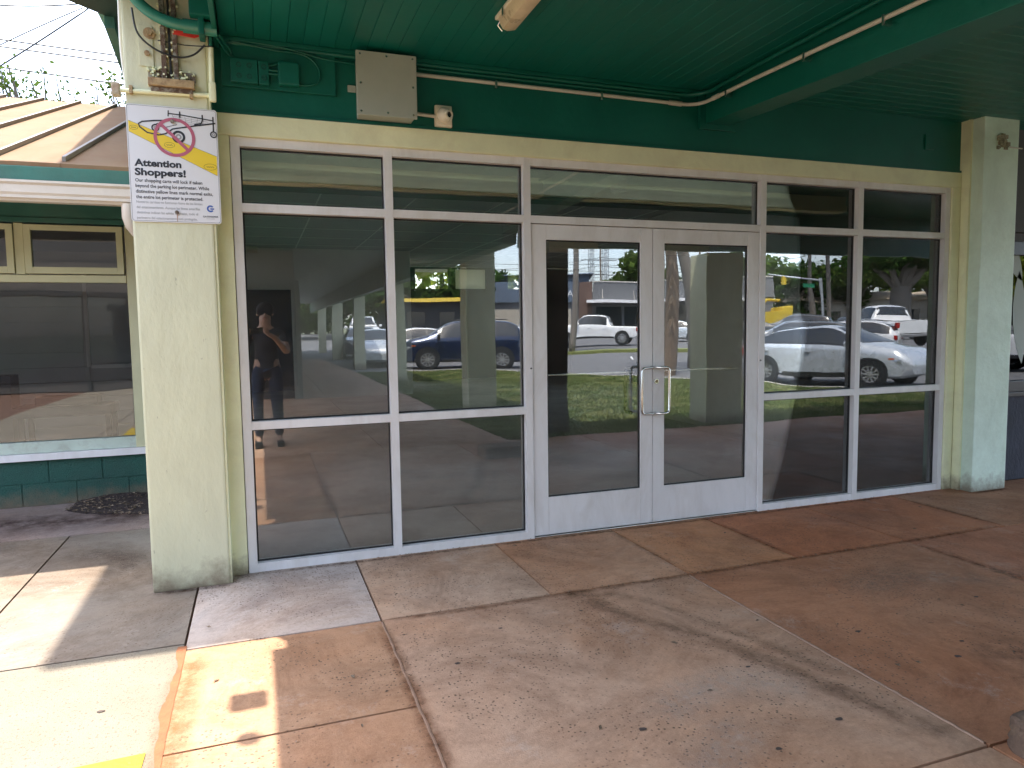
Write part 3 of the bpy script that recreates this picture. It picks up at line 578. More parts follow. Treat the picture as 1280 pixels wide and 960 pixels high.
# pillars
def pillar(nm, lab, x0, x1, y0, y1, z1, mat, loc=None, bev=.012):
    cx, cy = (x0+x1)/2, (y0+y1)/2
    e = empty(nm, (cx, cy, 0), lab, 'pillar')
    MB().box(x0-cx, x1-cx, y0-cy, y1-cy, 0, z1).build('shaft', mat, e, bevel=bev)
    return e
pl = pillar('pillar', 'pale green square pillar at left carrying the shopping cart sign', -.50, -.10, -.20, .20, 3.6, 'cream_pillar')
MB().box(-.013, .0, -.2, .2, 0, 3.3).build('corner_board', 'cream', pl, bevel=.002, loc=(.2125, 0.01, 0))
pr = pillar('pillar', 'mint green concrete pillar at the right end of the shop front', 5.73, 6.13, -.24, .16, 3.14, 'mint')
MB().box(-.022, 0, -.13, .13, 0, 3.12).build('side_board', 'cream', pr, bevel=.004, loc=(-.2, .03, 0))
# broken bracket on the right pillar
rb = MB()
for i in range(26):
    x = R_.uniform(-.05, .06); z = R_.uniform(2.86, 2.97); s = R_.uniform(.008, .022)
    rb.box(x-s, x+s, -.2-R_.uniform(.004, .022), -.198, z-s, z+s)
rb.build('broken_anchor', paint('chipped_plaster', (0.34, 0.32, 0.22), 0.8, 0.4, 40, 0.6, 60, stain=(0.08, 0.06, 0.04), stain_amt=.9, stain_scale=30), pr, bevel=.003)
MB().tube([(.08, -.21, 2.87), (.21, -.22, 2.865)], .006, 8).build('pin', 'pvc', pr)

# ------------------------------------------------------------------ left pillar fittings
yF = -.20
br = empty('rusty_bracket', (-.27, yF, 2.75), 'rusty flaking steel bracket high on the left pillar above the sign', 'bracket')
MB().box(-.115, .11, -.05, 0, -.005, .035).build('ledge', 'rust', br, bevel=.006)
MB().box(-.105, .10, -.03, 0, -.03, -.006).build('ledge_base', 'rustdark', br, bevel=.004)
MB().box(-.115, .115, -.010, 0, .036, .085).build('back_plate', 'rustdark', br, bevel=.002)
for x in (-.035, .022): MB().box(x-.012, x+.012, -.028, 0, .036, .56).build('upright', 'rustdark', br, bevel=.003)
MB().box(-.010, .0, -.018, 0, .036, .56).build('slot', 'black', br)
flk = MB()
for i in range(150):
    x = R_.uniform(-.12, .11); z = R_.uniform(.0, .10) if i % 2 else R_.uniform(.05, .5); 
    if z > .1: x = R_.choice((-.035, .022))+R_.uniform(-.02, .02)
    s = R_.uniform(.002, .006); flk.box(x-s, x+s, -R_.uniform(.004, .034), -.002, z-s, z+s)
flk.build('paint_flakes', 'cream', br)['kind'] = 'stuff'
bp = MB(); bp.box(-.425, -.355, yF-.008, yF-.0005, 2.85, 3.06)
o = bp.build('wall_plate', 'cream_pillar', bevel=.002); tag(o, 'painted metal plate with a bolt on the left pillar', 'plate')
MB().disc((-.385, yF-.009, 2.915), (0, -1, 0), 0, .014, 8, .012).build('bolt', 'rust', o)
for nm, x, z, r in (('bolt', -.205, 3.10, .022), ('corroded_bolt', -.37, 3.02, .030)):
    b = MB().disc((x, yF, z), (0, -1, 0), 0, r, 12, .012); b.disc((x, yF-.012, z), (0, -1, 0), 0, r*.5, 6, .012)
    tag(b.build(nm, 'rust' if nm != 'bolt' else 'cream_pillar', smooth=False), ('painted bolt head and washer high on the left pillar' if nm == 'bolt' else 'yellow brown corroded anchor on the left pillar below the green pipe'), 'bolt')
# conduit round the pillar
cn_ = empty('pillar_conduit', (-.3, yF, 2.72), 'thin painted conduit strapped round the left pillar above the sign', 'conduit')
MB().tube([(-.23, -.014, -.008), (.215, -.014, .006)], .011, 10).build('pipe', 'cream', cn_, smooth='auto')
MB().box(-.262, -.222, -.032, .03, -.035, .030).build('end_elbow', paint('rusty_cream', (0.5, 0.42, 0.3), .6, .2, 20, .3, 50, stain=(.3, .15, .08), stain_amt=.6, stain_scale=14), cn_, bevel=.010)
MB().box(.208, .245, -.034, .0, -.028, .075).build('junction', 'cream', cn_, bevel=.012)
MB().tube([(.226, -.016, .07), (.228, -.016, .26)], .014, 10).build('sleeve', 'cream', cn_, smooth='auto')
MB().tube([(.227, -.016, .19), (.229, -.016, .36)], .0085, 10).build('riser', 'green_pipe', cn_, smooth='auto')
for x in (-.17, .12): MB().box(x-.008, x+.008, -.028, .0, -.020, .020).build('strap', 'rust', cn_, bevel=.002)
# big green pipe and downspout
gp = empty('green_pipe', (-.2, yF-.05, 3.06), 'thick glossy green pipe curving across the top of the left pillar', 'pipe')
cur = []
P0, P1, P2, P3 = Vector((-.34, -.05, .40)), Vector((-.27, -.05, .05)), Vector((-.08, -.05, -.01)), Vector((.02, -.05, -.012))
P0 = Vector((-.30, -.03, .25)); P1 = Vector((-.22, -.03, .02)); P2 = Vector((-.08, -.03, -.005)); P3 = Vector((.03, -.03, -.008))
for i in range(19):
    t = i/18; cur.append(P0*(1-t)**3+P1*3*t*(1-t)**2+P2*3*t*t*(1-t)+P3*t**3)
MB().tube([P0+Vector((-.06, 0, .25))]+cur, .029, 16).build('bend', 'green_pipe', gp, smooth='auto')
MB().tube([(.0, -.03, -.008), (.165, -.03, -.010)], .036, 16).build('sleeve', 'green_pipe', gp, smooth='auto')
MB().box(.075, .105, -.075, .045, -.055, .06).build('clamp', 'green', gp, bevel=.008)
dn = MB().box(-.165, -.045, yF-.15, yF-.085, 3.09, 3.6).build('downspout', 'green', bevel=.008)
tag(dn, 'green rectangular downspout above the thick green pipe at the pillar top', 'downspout')
MB().box(-.165, -.045, yF-.083, yF-.002, 3.17, 3.20).build('bracket', 'green', dn)
rt_ = MB(); rt_.v = [(-.255, yF-.03, 3.022), (-.15, yF-.035, 3.012), (-.11, yF-.035, 3.03), (-.15, yF-.032, 3.038), (-.25, yF-.03, 3.045)]; rt_.v += [(a, b+.004, c) for a, b, c in rt_.v[:5]]
rt_.f = [(0, 1, 2, 3, 4), (9, 8, 7, 6, 5)]+[(i, (i+1) % 5, 5+(i+1) % 5, 5+i) for i in range(5)]
tag(rt_.build('red_tag', 'redtag'), 'small red ribbon tied under the thick green pipe', 'tag')
def cable(pts, r, lab, mat='cable', seg=6, nm='cable', cat='cable', n=None):
    # catmull-rom through pts
    P = [Vector(p) for p in pts]; out = []
    for i in range(len(P)-1):
        a = P[max(i-1, 0)]; b = P[i]; c = P[i+1]; d = P[min(i+2, len(P)-1)]
        for k in range(8):
            t = k/8; out.append(0.5*((2*b)+(c-a)*t+(2*a-5*b+4*c-d)*t*t+(3*b-a-3*c+d)*t**3))
    out.append(P[-1]); return tag(MB().tube(out, r, seg).build(nm, mat, smooth=True), lab, cat)
cable([(-.44, yF-.06, 3.12), (-.42, yF-.05, 3.00), (-.34, yF-.04, 2.93), (-.24, yF-.03, 2.905), (-.16, yF-.03, 2.925), (-.10, yF-.04, 2.98)], .005, 'black cable looping in a sag below the thick green pipe')
cable([(-.33, yF-.02, 2.985), (-.20, yF-.02, 2.975), (-.06, yF-.03, 2.98)], .003, 'thin straight wire crossing the pillar under the red ribbon')
cable([(-.515, -.12, 3.6), (-.518, -.10, 3.25), (-.525, -.07, 3.0), (-.520, -.04, 2.85), (-.508, -.03, 2.70)], .009, 'beige cable hanging down the left edge of the pillar', 'pvc')
cable([(-.09, yF-.03, 3.6), (-.072, yF-.02, 3.25), (-.068, yF-.02, 3.08)], .006, 'dark cable dropping beside the downspout')
# wiring to outlet boxes
cable([(-.03, -.20, 3.06), (.02, -.10, 3.02), (.05, -.085, 2.985), (.22, -.085, 2.96), (.30, -.085, 2.99), (.32, -.085, 2.985)], .008, 'green painted cable bending down to the small square box', 'green')
cable([(-.04, -.20, 3.04), (.02, -.10, 2.99), (.14, -.085, 2.95), (.20, -.085, 2.93)], .006, 'green painted cable reaching the double socket', 'green')
cable([(.02, -.085, 3.075), (.25, -.085, 3.05), (.42, -.085, 3.04), (.50, -.085, 2.98), (.50, -.085, 2.90), (.44, -.085, 2.87), (.38, -.085, 2.87)], .006, 'green painted cable looping round to the right of the small square box', 'green')
cable([(.02, -.085, 3.085), (.3, -.085, 3.07), (.52, -.08, 3.035), (.72, -.06, 3.03)], .006, 'green painted cable running to the grey junction box', 'green')
ob = empty('socket_box', (.12, -.051, 2.91), 'dark green double socket cover on the header left end', 'socket')
MB().box(-.10, .045, -.062, -.024, -.065, .065).build('cover', 'green', ob, bevel=.006); MB().box(.049, .105, -.058, -.024, -.065, .065).build('side_cover', 'green', ob, bevel=.006)
for x in (-.055, .0, .078):
    for z in (-.03, .03): MB().disc((x, -.0625, z), (0, -1, 0), .010, .014, 14, .003).build('socket', 'green_wall', ob)
ob2 = empty('switch_box', (.33, -.051, 2.915), 'small dark green square box right of the double socket', 'box')
MB().box(-.055, .06, -.075, -.024, -.065, .065).build('body', 'green', ob2, bevel=.012)
for z in (-.005, .015): MB().tube([(-.12, -.05, z), (-.05, -.05, z)], .006, 8).build('stub', 'green', ob2)

# grey junction box
jb = empty('junction_box', (.885, -.05, 2.885), 'grey square junction box mounted on the green header', 'junction box')
MB().box(-.165, .165, -.115, 0, -.175, .165).build('body', 'greybox', jb, bevel=.006)
MB().box(-.178, .178, -.133, -.116, -.18, .185).build('lid', 'greybox', jb, bevel=.004)
for x in (-.155, 0, .155):
    for z in (-.16, 0, .165):
        if x or z:
            if (x == 0 and z == 0): continue
            MB().disc((x, -.1335, z), (0, -1, 0), 0, .006, 10, .003).build('screw', 'steel', jb)
MB().box(-.215, -.166, -.012, 0, -.02, .02).build('lug', 'greybox', jb, bevel=.005)
# dome camera
dc = empty('security_camera', (1.25, -.055, 2.765), 'white dome security camera below the conduit on the green header', 'camera')
MB().box(-.055, .055, -.035, 0, -.065, .065).build('base', 'offwhite', dc, bevel=.012)
def ball(c, r, n=12, k=8):
    m = MB()
    for j in range(k+1):
        ph = math.pi*j/k
        for i in range(n): th = 2*math.pi*i/n; m.v.append((c[0]+r*math.sin(ph)*math.cos(th), c[1]+r*math.sin(ph)*math.sin(th), c[2]+r*math.cos(ph)))
    for j in range(k):
        for i in range(n): a = j*n+i; b = j*n+(i+1) % n; m.f.append((a, b, b+n, a+n))
    return m
ball((0, -.05, 0), .047, 20, 12).build('dome', 'offwhite', dc, smooth=True)
MB().disc((0, -.036, 0), (0, -1, 0), .045, .054, 24, .012).build('collar', 'offwhite', dc, smooth='auto')
ln_ = Vector((.45, -1, -.15)).normalized(); c0 = Vector((0, -.05, 0))+ln_*.036
l1 = MB().disc(c0, ln_, .017, .027, 20, .016).build('lens_ring', 'offwhite', dc, smooth='auto'); MB().disc(c0, ln_, 0, .0165, 20, .012).build('lens', 'carglass', dc)
MB().tube([(-.19, -.025, .002), (-.055, -.025, -.004)], .011, 10).build('conduit', 'pvc', dc, smooth='auto')
# long conduits
WL = empty('white_conduit', (3.1, -.07, 2.99), 'white conduit running along the header and round onto the green beam', 'conduit')
pts = [(-2.04, 0, .015), (-1.0, 0, .012), (-.10, 0, .008)]+[(-.10+.12*math.sin(a), -.12+.12*math.cos(a), .008) for a in [i*math.pi/16 for i in range(1, 9)]]+[(.02, -.6, -.0), (.02, -4.2, -.10)]
MB().tube(pts, .0125, 12).build('pipe', 'pvc', WL, smooth='auto')
MB().tube([(-.22, 0, .009), (-.12, 0, .008)], .017, 12).build('coupling', 'pvc', WL, smooth='auto'); MB().tube([(.02, -.17, .008), (.02, -.24, .007)], .016, 12).build('coupling', 'pvc', WL, smooth='auto')
for p in ((-1.5, .012), (-.75, .010)): MB().box(p[0]-.008, p[0]+.008, -.016, .012, p[1]-.034, p[1]+.017).build('clip', 'steel', WL, bevel=.002)
for y, z in ((-.33, .004), (-1.05, -.015), (-1.6, -.03)): MB().box(.004, .056, y-.008, y+.008, z-.034, z+.017).build('clip', 'steel', WL, bevel=.002)
GC = empty('green_conduit', (3.1, -.07, 3.07), 'dark green conduit in the corner between ceiling, header and beam', 'conduit')
pts = [(-3.1, 0, .0), (-1.0, 0, -.005), (-.13, 0, -.008)]+[(-.13+.16*math.sin(a), -.16+.16*math.cos(a), -.008) for a in [i*math.pi/16 for i in range(1, 9)]]+[(.03, -.6, .0), (.03, -4.2, .0)]
MB().tube(pts, .014, 10).build('pipe', 'green', GC, smooth='auto')
MB().tube([(-2.0, .0, -.028)]+[(-.6, 0, -.032), (-.14, 0, -.032)], .009, 8).build('second_pipe', 'green', GC, smooth='auto')
tag(MB().disc((2.95, -1.78, 3.085), (0, 0, -1), 0, .10, 24, .06).build('ceiling_box', 'green', smooth='auto'), 'round dark green box on the ceiling beside the beam', 'box')

# ceiling lamp (two of them)
def lamp(x, y, rz, lab, z=3.095):
    e = empty('ceiling_lamp', (x, y, z), lab, 'ceiling lamp', rz=rz)
    prof = [(-.055, -.018), (-.052, -.050), (-.034, -.078), (0, -.086), (.034, -.078), (.052, -.050), (.055, -.018)]
    m = MB(); n = len(prof); L_ = .62
    st = [(-L_, .35, .5), (-L_+.012, .75, .85), (-L_+.04, 1, 1), (L_-.04, 1, 1), (L_-.012, .75, .85), (L_, .35, .5)]
    for (yy, sx, sz) in st:
        for (px, pz) in prof: m.v.append((px*sx, yy, -.018+(pz+.018)*sz))
    for i in range(len(st)-1):
        for k in range(n-1): a = i*n+k; m.f.append((a, a+1, a+n+1, a+n))
    m.f.append(tuple(range(n))); m.f.append(tuple(range((len(st)-1)*n, len(st)*n)))
    m.build('diffuser', 'lamp_lens', e, smooth='auto')
    MB().box(-.062, .062, -L_-.01, L_+.01, -.020, .0).build('housing', 'offwhite', e, bevel=.006)
    for yy in (-.5, -.15, .15, .5):
        for s in (-1, 1): MB().box(s*.058-.006, s*.058+.006, yy-.012, yy+.012, -.045, -.005).build('latch', 'steel', e, bevel=.002)
    MB().tube([(-.03, L_-.02, -.01), (-.045, L_+.01, -.045), (-.02, L_+.012, -.07)], .004, 6).build('wire_clip', 'steel', e)
    return e
lamp(1.42, -1.42, math.radians(0), 'yellowed fluorescent ceiling lamp above the doors')

# ------------------------------------------------------------------ sign
SG = empty('shopping_cart_sign', (-.28, -.2025, 2.345), 'white attention shoppers sign with crossed out shopping cart and yellow band', 'sign')
SW, SH = .222, .306
def rrect(w, h, r, n=6):
    o = []
    for cx, cy, a0 in ((w-r, h-r, 0), (-w+r, h-r, 90), (-w+r, -h+r, 180), (w-r, -h+r, 270)):
        for i in range(n+1): a = math.radians(a0+90*i/n); o.append((cx+r*math.cos(a), cy+r*math.sin(a)))
    return o
MB().prism(rrect(SW, SH, .016), 'y', -.006, 0).build('plate', 'sign_white', SG)
def ringpoly(name, outer, inner, y, mat):
    m = MB(); n = len(outer); m.v = [(p, y, q) for p, q in outer]+[(p, y, q) for p, q in inner]
    m.f = [(i, (i+1) % n, n+(i+1) % n, n+i) for i in range(n)]; return m.build(name, mat, SG)
ringpoly('border', rrect(SW-.0045, SH-.0045, .013), rrect(SW-.0060, SH-.0060, .012), -.0066, 'ink')
def suv(u, v): return (-SW+u*2*SW, SH-v*2*SH)
def flat(name, pts, y, mat):
    m = MB(); m.v = [(p, y, q) for p, q in pts]; m.f = [tuple(range(len(pts)))]; return m.build(name, mat, SG)
q = [suv(.022, .142), suv(.978, .405), suv(.978, .575), suv(.022, .235)]
flat('yellow_band', q, -.0068, 'yellowink')
def line(name, pts, w, y, mat='ink', closed=False):
    P = [Vector(p) for p in pts]; n = len(P); m = MB()
    for i in range(n):
        a = P[(i-1) % n] if closed else P[max(i-1, 0)]; b = P[(i+1) % n] if closed else P[min(i+1, n-1)]
        t = (b-a).normalized(); nn = Vector((-t.y, t.x))*w/2; m.v += [(P[i].x+nn.x, y, P[i].y+nn.y), (P[i].x-nn.x, y, P[i].y-nn.y)]
    for i in range(n if closed else n-1): j = (i+1) % n; m.f.append((2*i, 2*i+1, 2*j+1, 2*j))
    return m.build(name, mat, SG)
line('band_edge', [q[0], q[1]], .0012, -.0071); line('band_edge', [q[3], q[2]], .0012, -.0071)
def oval(u, v, rx, ry):
    cx, cy = suv(u, v); ang = -.0
    line('band_logo', [(cx+rx*math.cos(a), cy+ry*math.sin(a)) for a in [i*math.pi/14 for i in range(28)]], .0013, -.0072, 'ink', True)
    line('band_script', [(cx-rx*.6+i*rx*1.2/12, cy+ry*.35*math.sin(i*2.1)*(1 if i % 3 else .4)) for i in range(13)], .0016, -.0072)
oval(.075, .20, .020, .011); oval(.455, .33, .025, .0135); oval(.90, .50, .032, .0165)
# cart drawing
def L_(pts, w): return line('cart_line', [suv(*p) for p in pts], w, -.0074)
L_([(.46, .033), (.455, .085)], .0055); L_([(.585, .036), (.585, .09)], .0065)
L_([(.46, .06), (.60, .065), (.96, .095)], .006)
L_([(.98, .115), (.75, .15), (.50, .19), (.42, .235), (.34, .25), (.22, .235), (.14, .19), (.13, .165), (.17, .145), (.30, .13), (.46, .12)], .0075)
L_([(.835, .05), (.835, .095), (.82, .125), (.74, .14)], .007); L_([(.955, .06), (.955, .19)], .007)
for i in range(6): L_([(.50+i*.07, .065+i*.006), (.53+i*.06, .13)], .0010)
for i in range(4): L_([(.50+i*.01, .08+i*.015), (.90-i*.03, .11+i*.013)], .0009)
L_([(.30, .16), (.40, .185), (.55, .15)], .003); L_([(.27, .18), (.34, .15)], .004)
def wheel2(u, v, r):
    cx, cy = suv(u, v); line('cart_wheel', [(cx+r*math.cos(a), cy+r*math.sin(a)) for a in [i*math.pi/10 for i in range(20)]], r*.45, -.0075, 'ink', True)
    line('cart_wheel_hub', [(cx+r*.4*math.cos(a), cy+r*.4*math.sin(a)) for a in [i*math.pi/6 for i in range(12)]], r*.3, -.0075, 'greyink', True)
wheel2(.56, .255, .027); wheel2(.955, .215, .015); wheel2(.31, .19, .016)
cx, cy = suv(.515, .262)
line('no_symbol_ring', [(cx+.094*math.cos(a), cy+.094*math.sin(a)) for a in [i*math.pi/36 for i in range(72)]], .0165, -.0080, 'redink', True)
line('no_symbol_bar', [(cx-.066, cy+.066), (cx+.066, cy-.066)], .0165, -.0083, 'redink')
def text(s, parent, name, mat, x, z, width=None, height=.02, y=-.0070, bold=0.0, xmax=None, align='LEFT', rz=None):
    cu = bpy.data.curves.new(name, 'FONT'); cu.body = s; cu.size = height; cu.offset = bold; cu.resolution_u = 3; cu.align_x = align
    o = bpy.data.objects.new(name, cu); LINK(o); dg = bpy.context.evaluated_depsgraph_get(); dg.update()
    me = bpy.data.meshes.new_from_object(o.evaluated_get(dg)); bpy.data.objects.remove(o); bpy.data.curves.remove(cu)
    xs = [v.co.x for v in me.vertices]; w = max(xs)-min(xs); k = (width/w) if width else 1
    x0 = min(xs) if align == 'LEFT' else 0
    for v in me.vertices: v.co = Vector((x+(v.co.x-x0)*k, y, z+v.co.y))
    me.materials.append(M[mat]); me.name = name
    t = bpy.data.objects.new(name, me); LINK(t); t.parent = parent; return t
def stext(s, u0, u1, v, h, mat='ink', bold=0.0):
    x0, z = suv(u0, v); x1, _ = suv(u1, v); return text(s, SG, 'lettering', mat, x0, z, x1-x0, h, bold=bold)
stext('Attention', .062, .575, .522, .050, bold=.0020); stext('Shoppers!', .062, .62, .60, .050, bold=.0020)
for i, (s, u1) in enumerate((('Our shopping carts will lock if taken', .80), ('beyond the parking lot perimeter. While', .875), ('distinctive yellow lines mark normal exits,', .915), ('the entire lot perimeter is protected.', .80))):
    stext(s, .062, u1, .658+i*.0475, .0245, bold=.0004)
for i, (s, u1) in enumerate((('Nuestros carritos no funcionan fuera de los límites', .79), ('del estacionamiento. Aunque las líneas amarillas', .76), ('distintivas indican las salidas normales, todo el', .735), ('perímetro del estacionamiento está protegido.', .725))):
    stext(s, .062, u1, .84+i*.0455, .019, 'greyink', bold=.0001)
gxx, gzz = suv(.88, .868)
line('logo', [(gxx+.0145*math.cos(a), gzz+.0145*math.sin(a)) for a in [math.radians(40+i*14) for i in range(21)]], .0085, -.0072, 'blueink')
line('logo_bar', [(gxx-.001, gzz-.001), (gxx+.018, gzz-.001)], .007, -.0073, 'blueink')
stext('GATEKEEPER', .79, .965, .945, .0125, 'ink', bold=.0002); stext('SYSTEMS', .83, .925, .962, .007, 'greyink')
for u, v in ((.50, .128), (.50, .912)):
    bx_, bz_ = suv(u, v); MB().disc((bx_, -.0085, bz_), (0, -1, 0), 0, .0105, 14, .008).build('bolt', 'rustdark', SG, smooth='auto')
    if v > .5: flat('rust_drip', [(bx_-.002, bz_-.012), (bx_+.003, bz_-.012), (bx_+.0025, bz_-.045), (bx_-.0005, bz_-.050)], -.0066, paint('rust_stain', (.5, .3, .2), .6, .1, 9, 0))
M['rust_stain'] = None

# ------------------------------------------------------------------ canopy
cp = empty('canopy', (1.5, -2, 3.1), 'dark green boarded canopy roof over the walkway', 'canopy')
def cbx(nm, x0, x1, y0, y1, z0, z1, m='green', bev=.003): return MB().box(x0-1.5, x1-1.5, y0+2, y1+2, z0-3.1, z1-3.1).build(nm, m, cp, bevel=bev)
# boards: left bay run out from the wall, right bay run along it
bw = .0895; proto = MB().prism([(-bw/2+.0005, .012), (-bw/2+.0005, .0025), (-bw/2+.0025, 0), (bw/2-.0025, 0), (bw/2-.0005, .0025), (bw/2-.0005, .012)], 'y', -9.9, -.02).build('ceiling_board', 'green_board', cp)
xs = [.015+i*bw for i in range(36)]
def gcol():
    k = R_.uniform(.93, 1.07); return (.002*k, .130*k, .100*k, 1)
for i, x in enumerate(xs):
    o = proto if i == 0 else proto.copy()
    if i: LINK(o)
    o.parent = cp; o.location = (x-1.5, 2, 3.1+R_.uniform(-.0006, .0006)-3.1); o.color = gcol()
pr2 = MB().prism([(-bw/2+.0008, .012), (-bw/2+.0008, .006), (-bw/2+.007, 0), (bw/2-.007, 0), (bw/2-.0008, .006), (bw/2-.0008, .012)], 'x', 3.385, 11.2).build('ceiling_board', 'green_board', cp)
for i in range(48):
    o = pr2 if i == 0 else pr2.copy()
    if i: LINK(o)
    o.parent = cp; o.location = (-1.5, 2-.075-i*bw, R_.uniform(-.0006, .0006)); o.color = gcol()
cbx('roof_deck', -.548, 3.27, -40, .1, 3.25, 3.36, bev=0); cbx('edge_board', -.06, -.035, -40, -.05, 3.04, 3.248); cbx('roof_deck', 3.275, 11.2, -4.34, .1, 3.113, 3.28, bev=0)
struct(box('far_ceiling', 'green', -.45, 3.2, -40, -9.92, 3.10, 3.112))
bm_ = MB(); bm_.v = [(x, y, z) for y, zb in ((-.052, 2.88), (-4.4, 2.68)) for x in (3.18-1.5, 3.38-1.5) for z in (zb-3.1, 0.0)]
bm_.v = [(x, y+2, z) for x, y, z in bm_.v]; bm_.f = [(0, 1, 3, 2), (4, 6, 7, 5), (0, 4, 5, 1), (2, 3, 7, 6), (0, 2, 6, 4), (1, 5, 7, 3)]
bm_.build('beam', 'green', cp, bevel=.006)
cbx('arm_edge_beam', 3.18, 3.38, -40, -4.42, 2.55, 3.10)
cbx('crossing_beam', -.4, 3.17, -3.12, -2.98, 2.90, 3.098, 'cream'); cbx('crossing_beam', 3.39, 7.5, -3.12, -2.98, 2.90, 3.098, 'cream')
cbx('beam_ledge', -.4, 3.17, -2.98, -2.955, 2.90, 2.98, 'cream'); cbx('beam_ledge', 3.39, 7.5, -2.98, -2.955, 2.90, 2.98, 'cream')
cbx('fascia', 3.39, 11.2, -4.42, -4.345, 2.50, 3.29); cbx('fascia', -.605, -.55, -40, -.21, 3.24, 3.36, 'green')
cbx('ceiling_trim', -.3, 3.17, -.09, -.055, 3.075, 3.098)
dnl = tag(MB().tube([(3.75, -2.3, 3.1), (3.75, -2.3, 2.86)], .085, 20).build('ceiling_spotlight', 'greybox', smooth='auto'), 'grey cylinder spotlight on the canopy ceiling seen mirrored above the doors', 'spotlight')
# things on the canopy's left edge whose shadows fall on the sunlit slab
fx = empty('edge_floodlight', (-.70, -.70, 3.28), 'small square floodlight with round sensor on the canopy edge above the sign', 'floodlight')
MB().box(-.075, .06, .0, .125, -.03, .03).build('housing', 'greybox', fx, bevel=.01)
MB().disc((-.005, -.215, -.02), (0, 0, 1), 0, .042, 18, .03).build('sensor', 'greybox', fx, smooth='auto')
MB().tube([(.06, .06, .0), (.03, .06, .0)], .012, 8).build('bracket', 'greybox', fx); MB().tube([(.06, -.215, .0), (.02, -.215, .0)], .006, 8).build('sensor_arm', 'greybox', fx)

# upper roof of the shop building, its eave seen as the dark wedge left of the pillar
ur = empty('shop_building', (2, 6, 0), 'shop building behind the front with a green upper roof edge', 'building')
def ub(nm, x0, x1, y0, y1, z0, z1, m='green', bev=.004): return MB().box(x0-2, x1-2, y0-6, y1-6, z0, z1).build(nm, m, ur, bevel=bev)
ub('upper_roof', -2.2, 14, .85, 2.299, 6.15, 6.3); ub('upper_roof', -1.92, 14, 2.301, 17, 6.15, 6.3); ub('upper_wall', -.5, 13.6, 1.7, 16.6, 3.3, 6.14, 'green_wall')  # left roof edge stepped, shaped so its shadows land on slabs and tan roof
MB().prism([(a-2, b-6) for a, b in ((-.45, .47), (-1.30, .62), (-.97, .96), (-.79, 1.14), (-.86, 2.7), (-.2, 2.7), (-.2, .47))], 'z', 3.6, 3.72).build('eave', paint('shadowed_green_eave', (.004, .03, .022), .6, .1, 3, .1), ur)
MB().prism([(a-2, b-6) for a, b in ((-.79, 1.14), (-.86, 2.7), (-.80, 2.7), (-.73, 1.14))], 'z', 3.52, 3.598).build('eave_board', 'green_trim', ur)
ub('side_wall', -.50, -.30, 2.62, 16, 0, 3.28, 'cream'); ub('side_wall', -.50, -.30, .305, 2.299, 0, .4, 'cream'); ub('side_wall', -.50, -.30, .305, 2.299, 2.6, 3.28, 'cream')
ub('side_window', -.41, -.40, .306, 2.298, .402, 2.598, 'glass_plain', 0)  # added window, out of view, lets daylight into the shop
ub('low_roof', -.50, 13, .105, .16, 3.2, 3.29); ub('low_roof', -.50, 13, 1.62, 1.75, 3.2, 3.29); ub('low_roof', 6.0, 13, .162, 1.618, 3.2, 3.29); ub('low_roof', -.5, .0, .162, 1.618, 3.2, 3.29)
for i in range(5): ub('added_skylight', .01+i*1.2, 1.19+i*1.2, .162, 1.618, 3.21, 3.22, 'glass_plain', 0)  # added roof lights, unseen from the camera, to brighten the interior
ub('side_return', -.30, -.10, .10, .3, 0, 3.19, 'cream')

# pillar row beyond the lot edge
def pier(x, y, w, d, lab, mat='cream_pillar', z1=3.08, grp=None, nm='pillar'):
    e = empty(nm, (x, y, 0), lab, 'pillar', grp); MB().box(-w/2, w/2, -d/2, d/2, -.1, z1).build('shaft', mat, e, bevel=.01)
    MB().box(-w/2-.012, -w/2+.012, d/2-.012, d/2+.012, -.1, z1).build('corner_bead', 'cream', e); return e
pier(6.63, -4.62, .62, .42, 'broad square walkway pillar mirrored in the right door', z1=2.49)
pier(3.93, -4.65, .36, .36, 'dark brown corner post mirrored in the left door', 'post_dark', z1=3.08)
ws = ['nearest', 'second', 'third', 'fourth', 'fifth', 'sixth']
for i, y in enumerate((-7.35, -15.0, -22.6, -30.3, -38.0)):
    pier(3.72, y, .50 if i == 0 else .42, .42, '%s pillar along the side walkway mirrored in the window' % ws[i], grp='pillars along the side walkway')
cbx('side_canopy', 3.385, 4.05, -40, -4.43, 3.0, 3.28)

# shop opposite along the side walkway (left side)
# ------------------------------------------------------------------ interior of the empty shop
struct(box('interior_floor', 'int_floor', -.3, 13, .06, 17, -.05, -.003))
struct(box('interior_ceiling', 'ceil_tile', -.3, 13, 1.63, 17, 3.165, 3.19))
for i in range(9): box('ceiling_grid_bar', 'drywall', -.3+i*1.22, -.28+i*1.22, 1.7, 17, 3.157, 3.164).parent = None
for o in [o for o in bpy.data.objects if o.name.startswith('ceiling_grid_bar')]: struct(o)
for i in range(12): struct(box('ceiling_grid_bar', 'drywall', -.3, 11, .72+1.22+i*1.22, .74+1.22+i*1.22, 3.150, 3.156))
def wall(nm, *a, m='drywall'): return struct(box(nm, m, *a))
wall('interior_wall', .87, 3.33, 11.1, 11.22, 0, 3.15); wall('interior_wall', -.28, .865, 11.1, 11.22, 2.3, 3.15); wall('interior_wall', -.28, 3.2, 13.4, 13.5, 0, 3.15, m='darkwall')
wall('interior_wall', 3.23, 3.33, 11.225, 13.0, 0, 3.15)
wall('interior_wall', 6.05, 6.17, 1.4, 5.6, 0, 3.15)
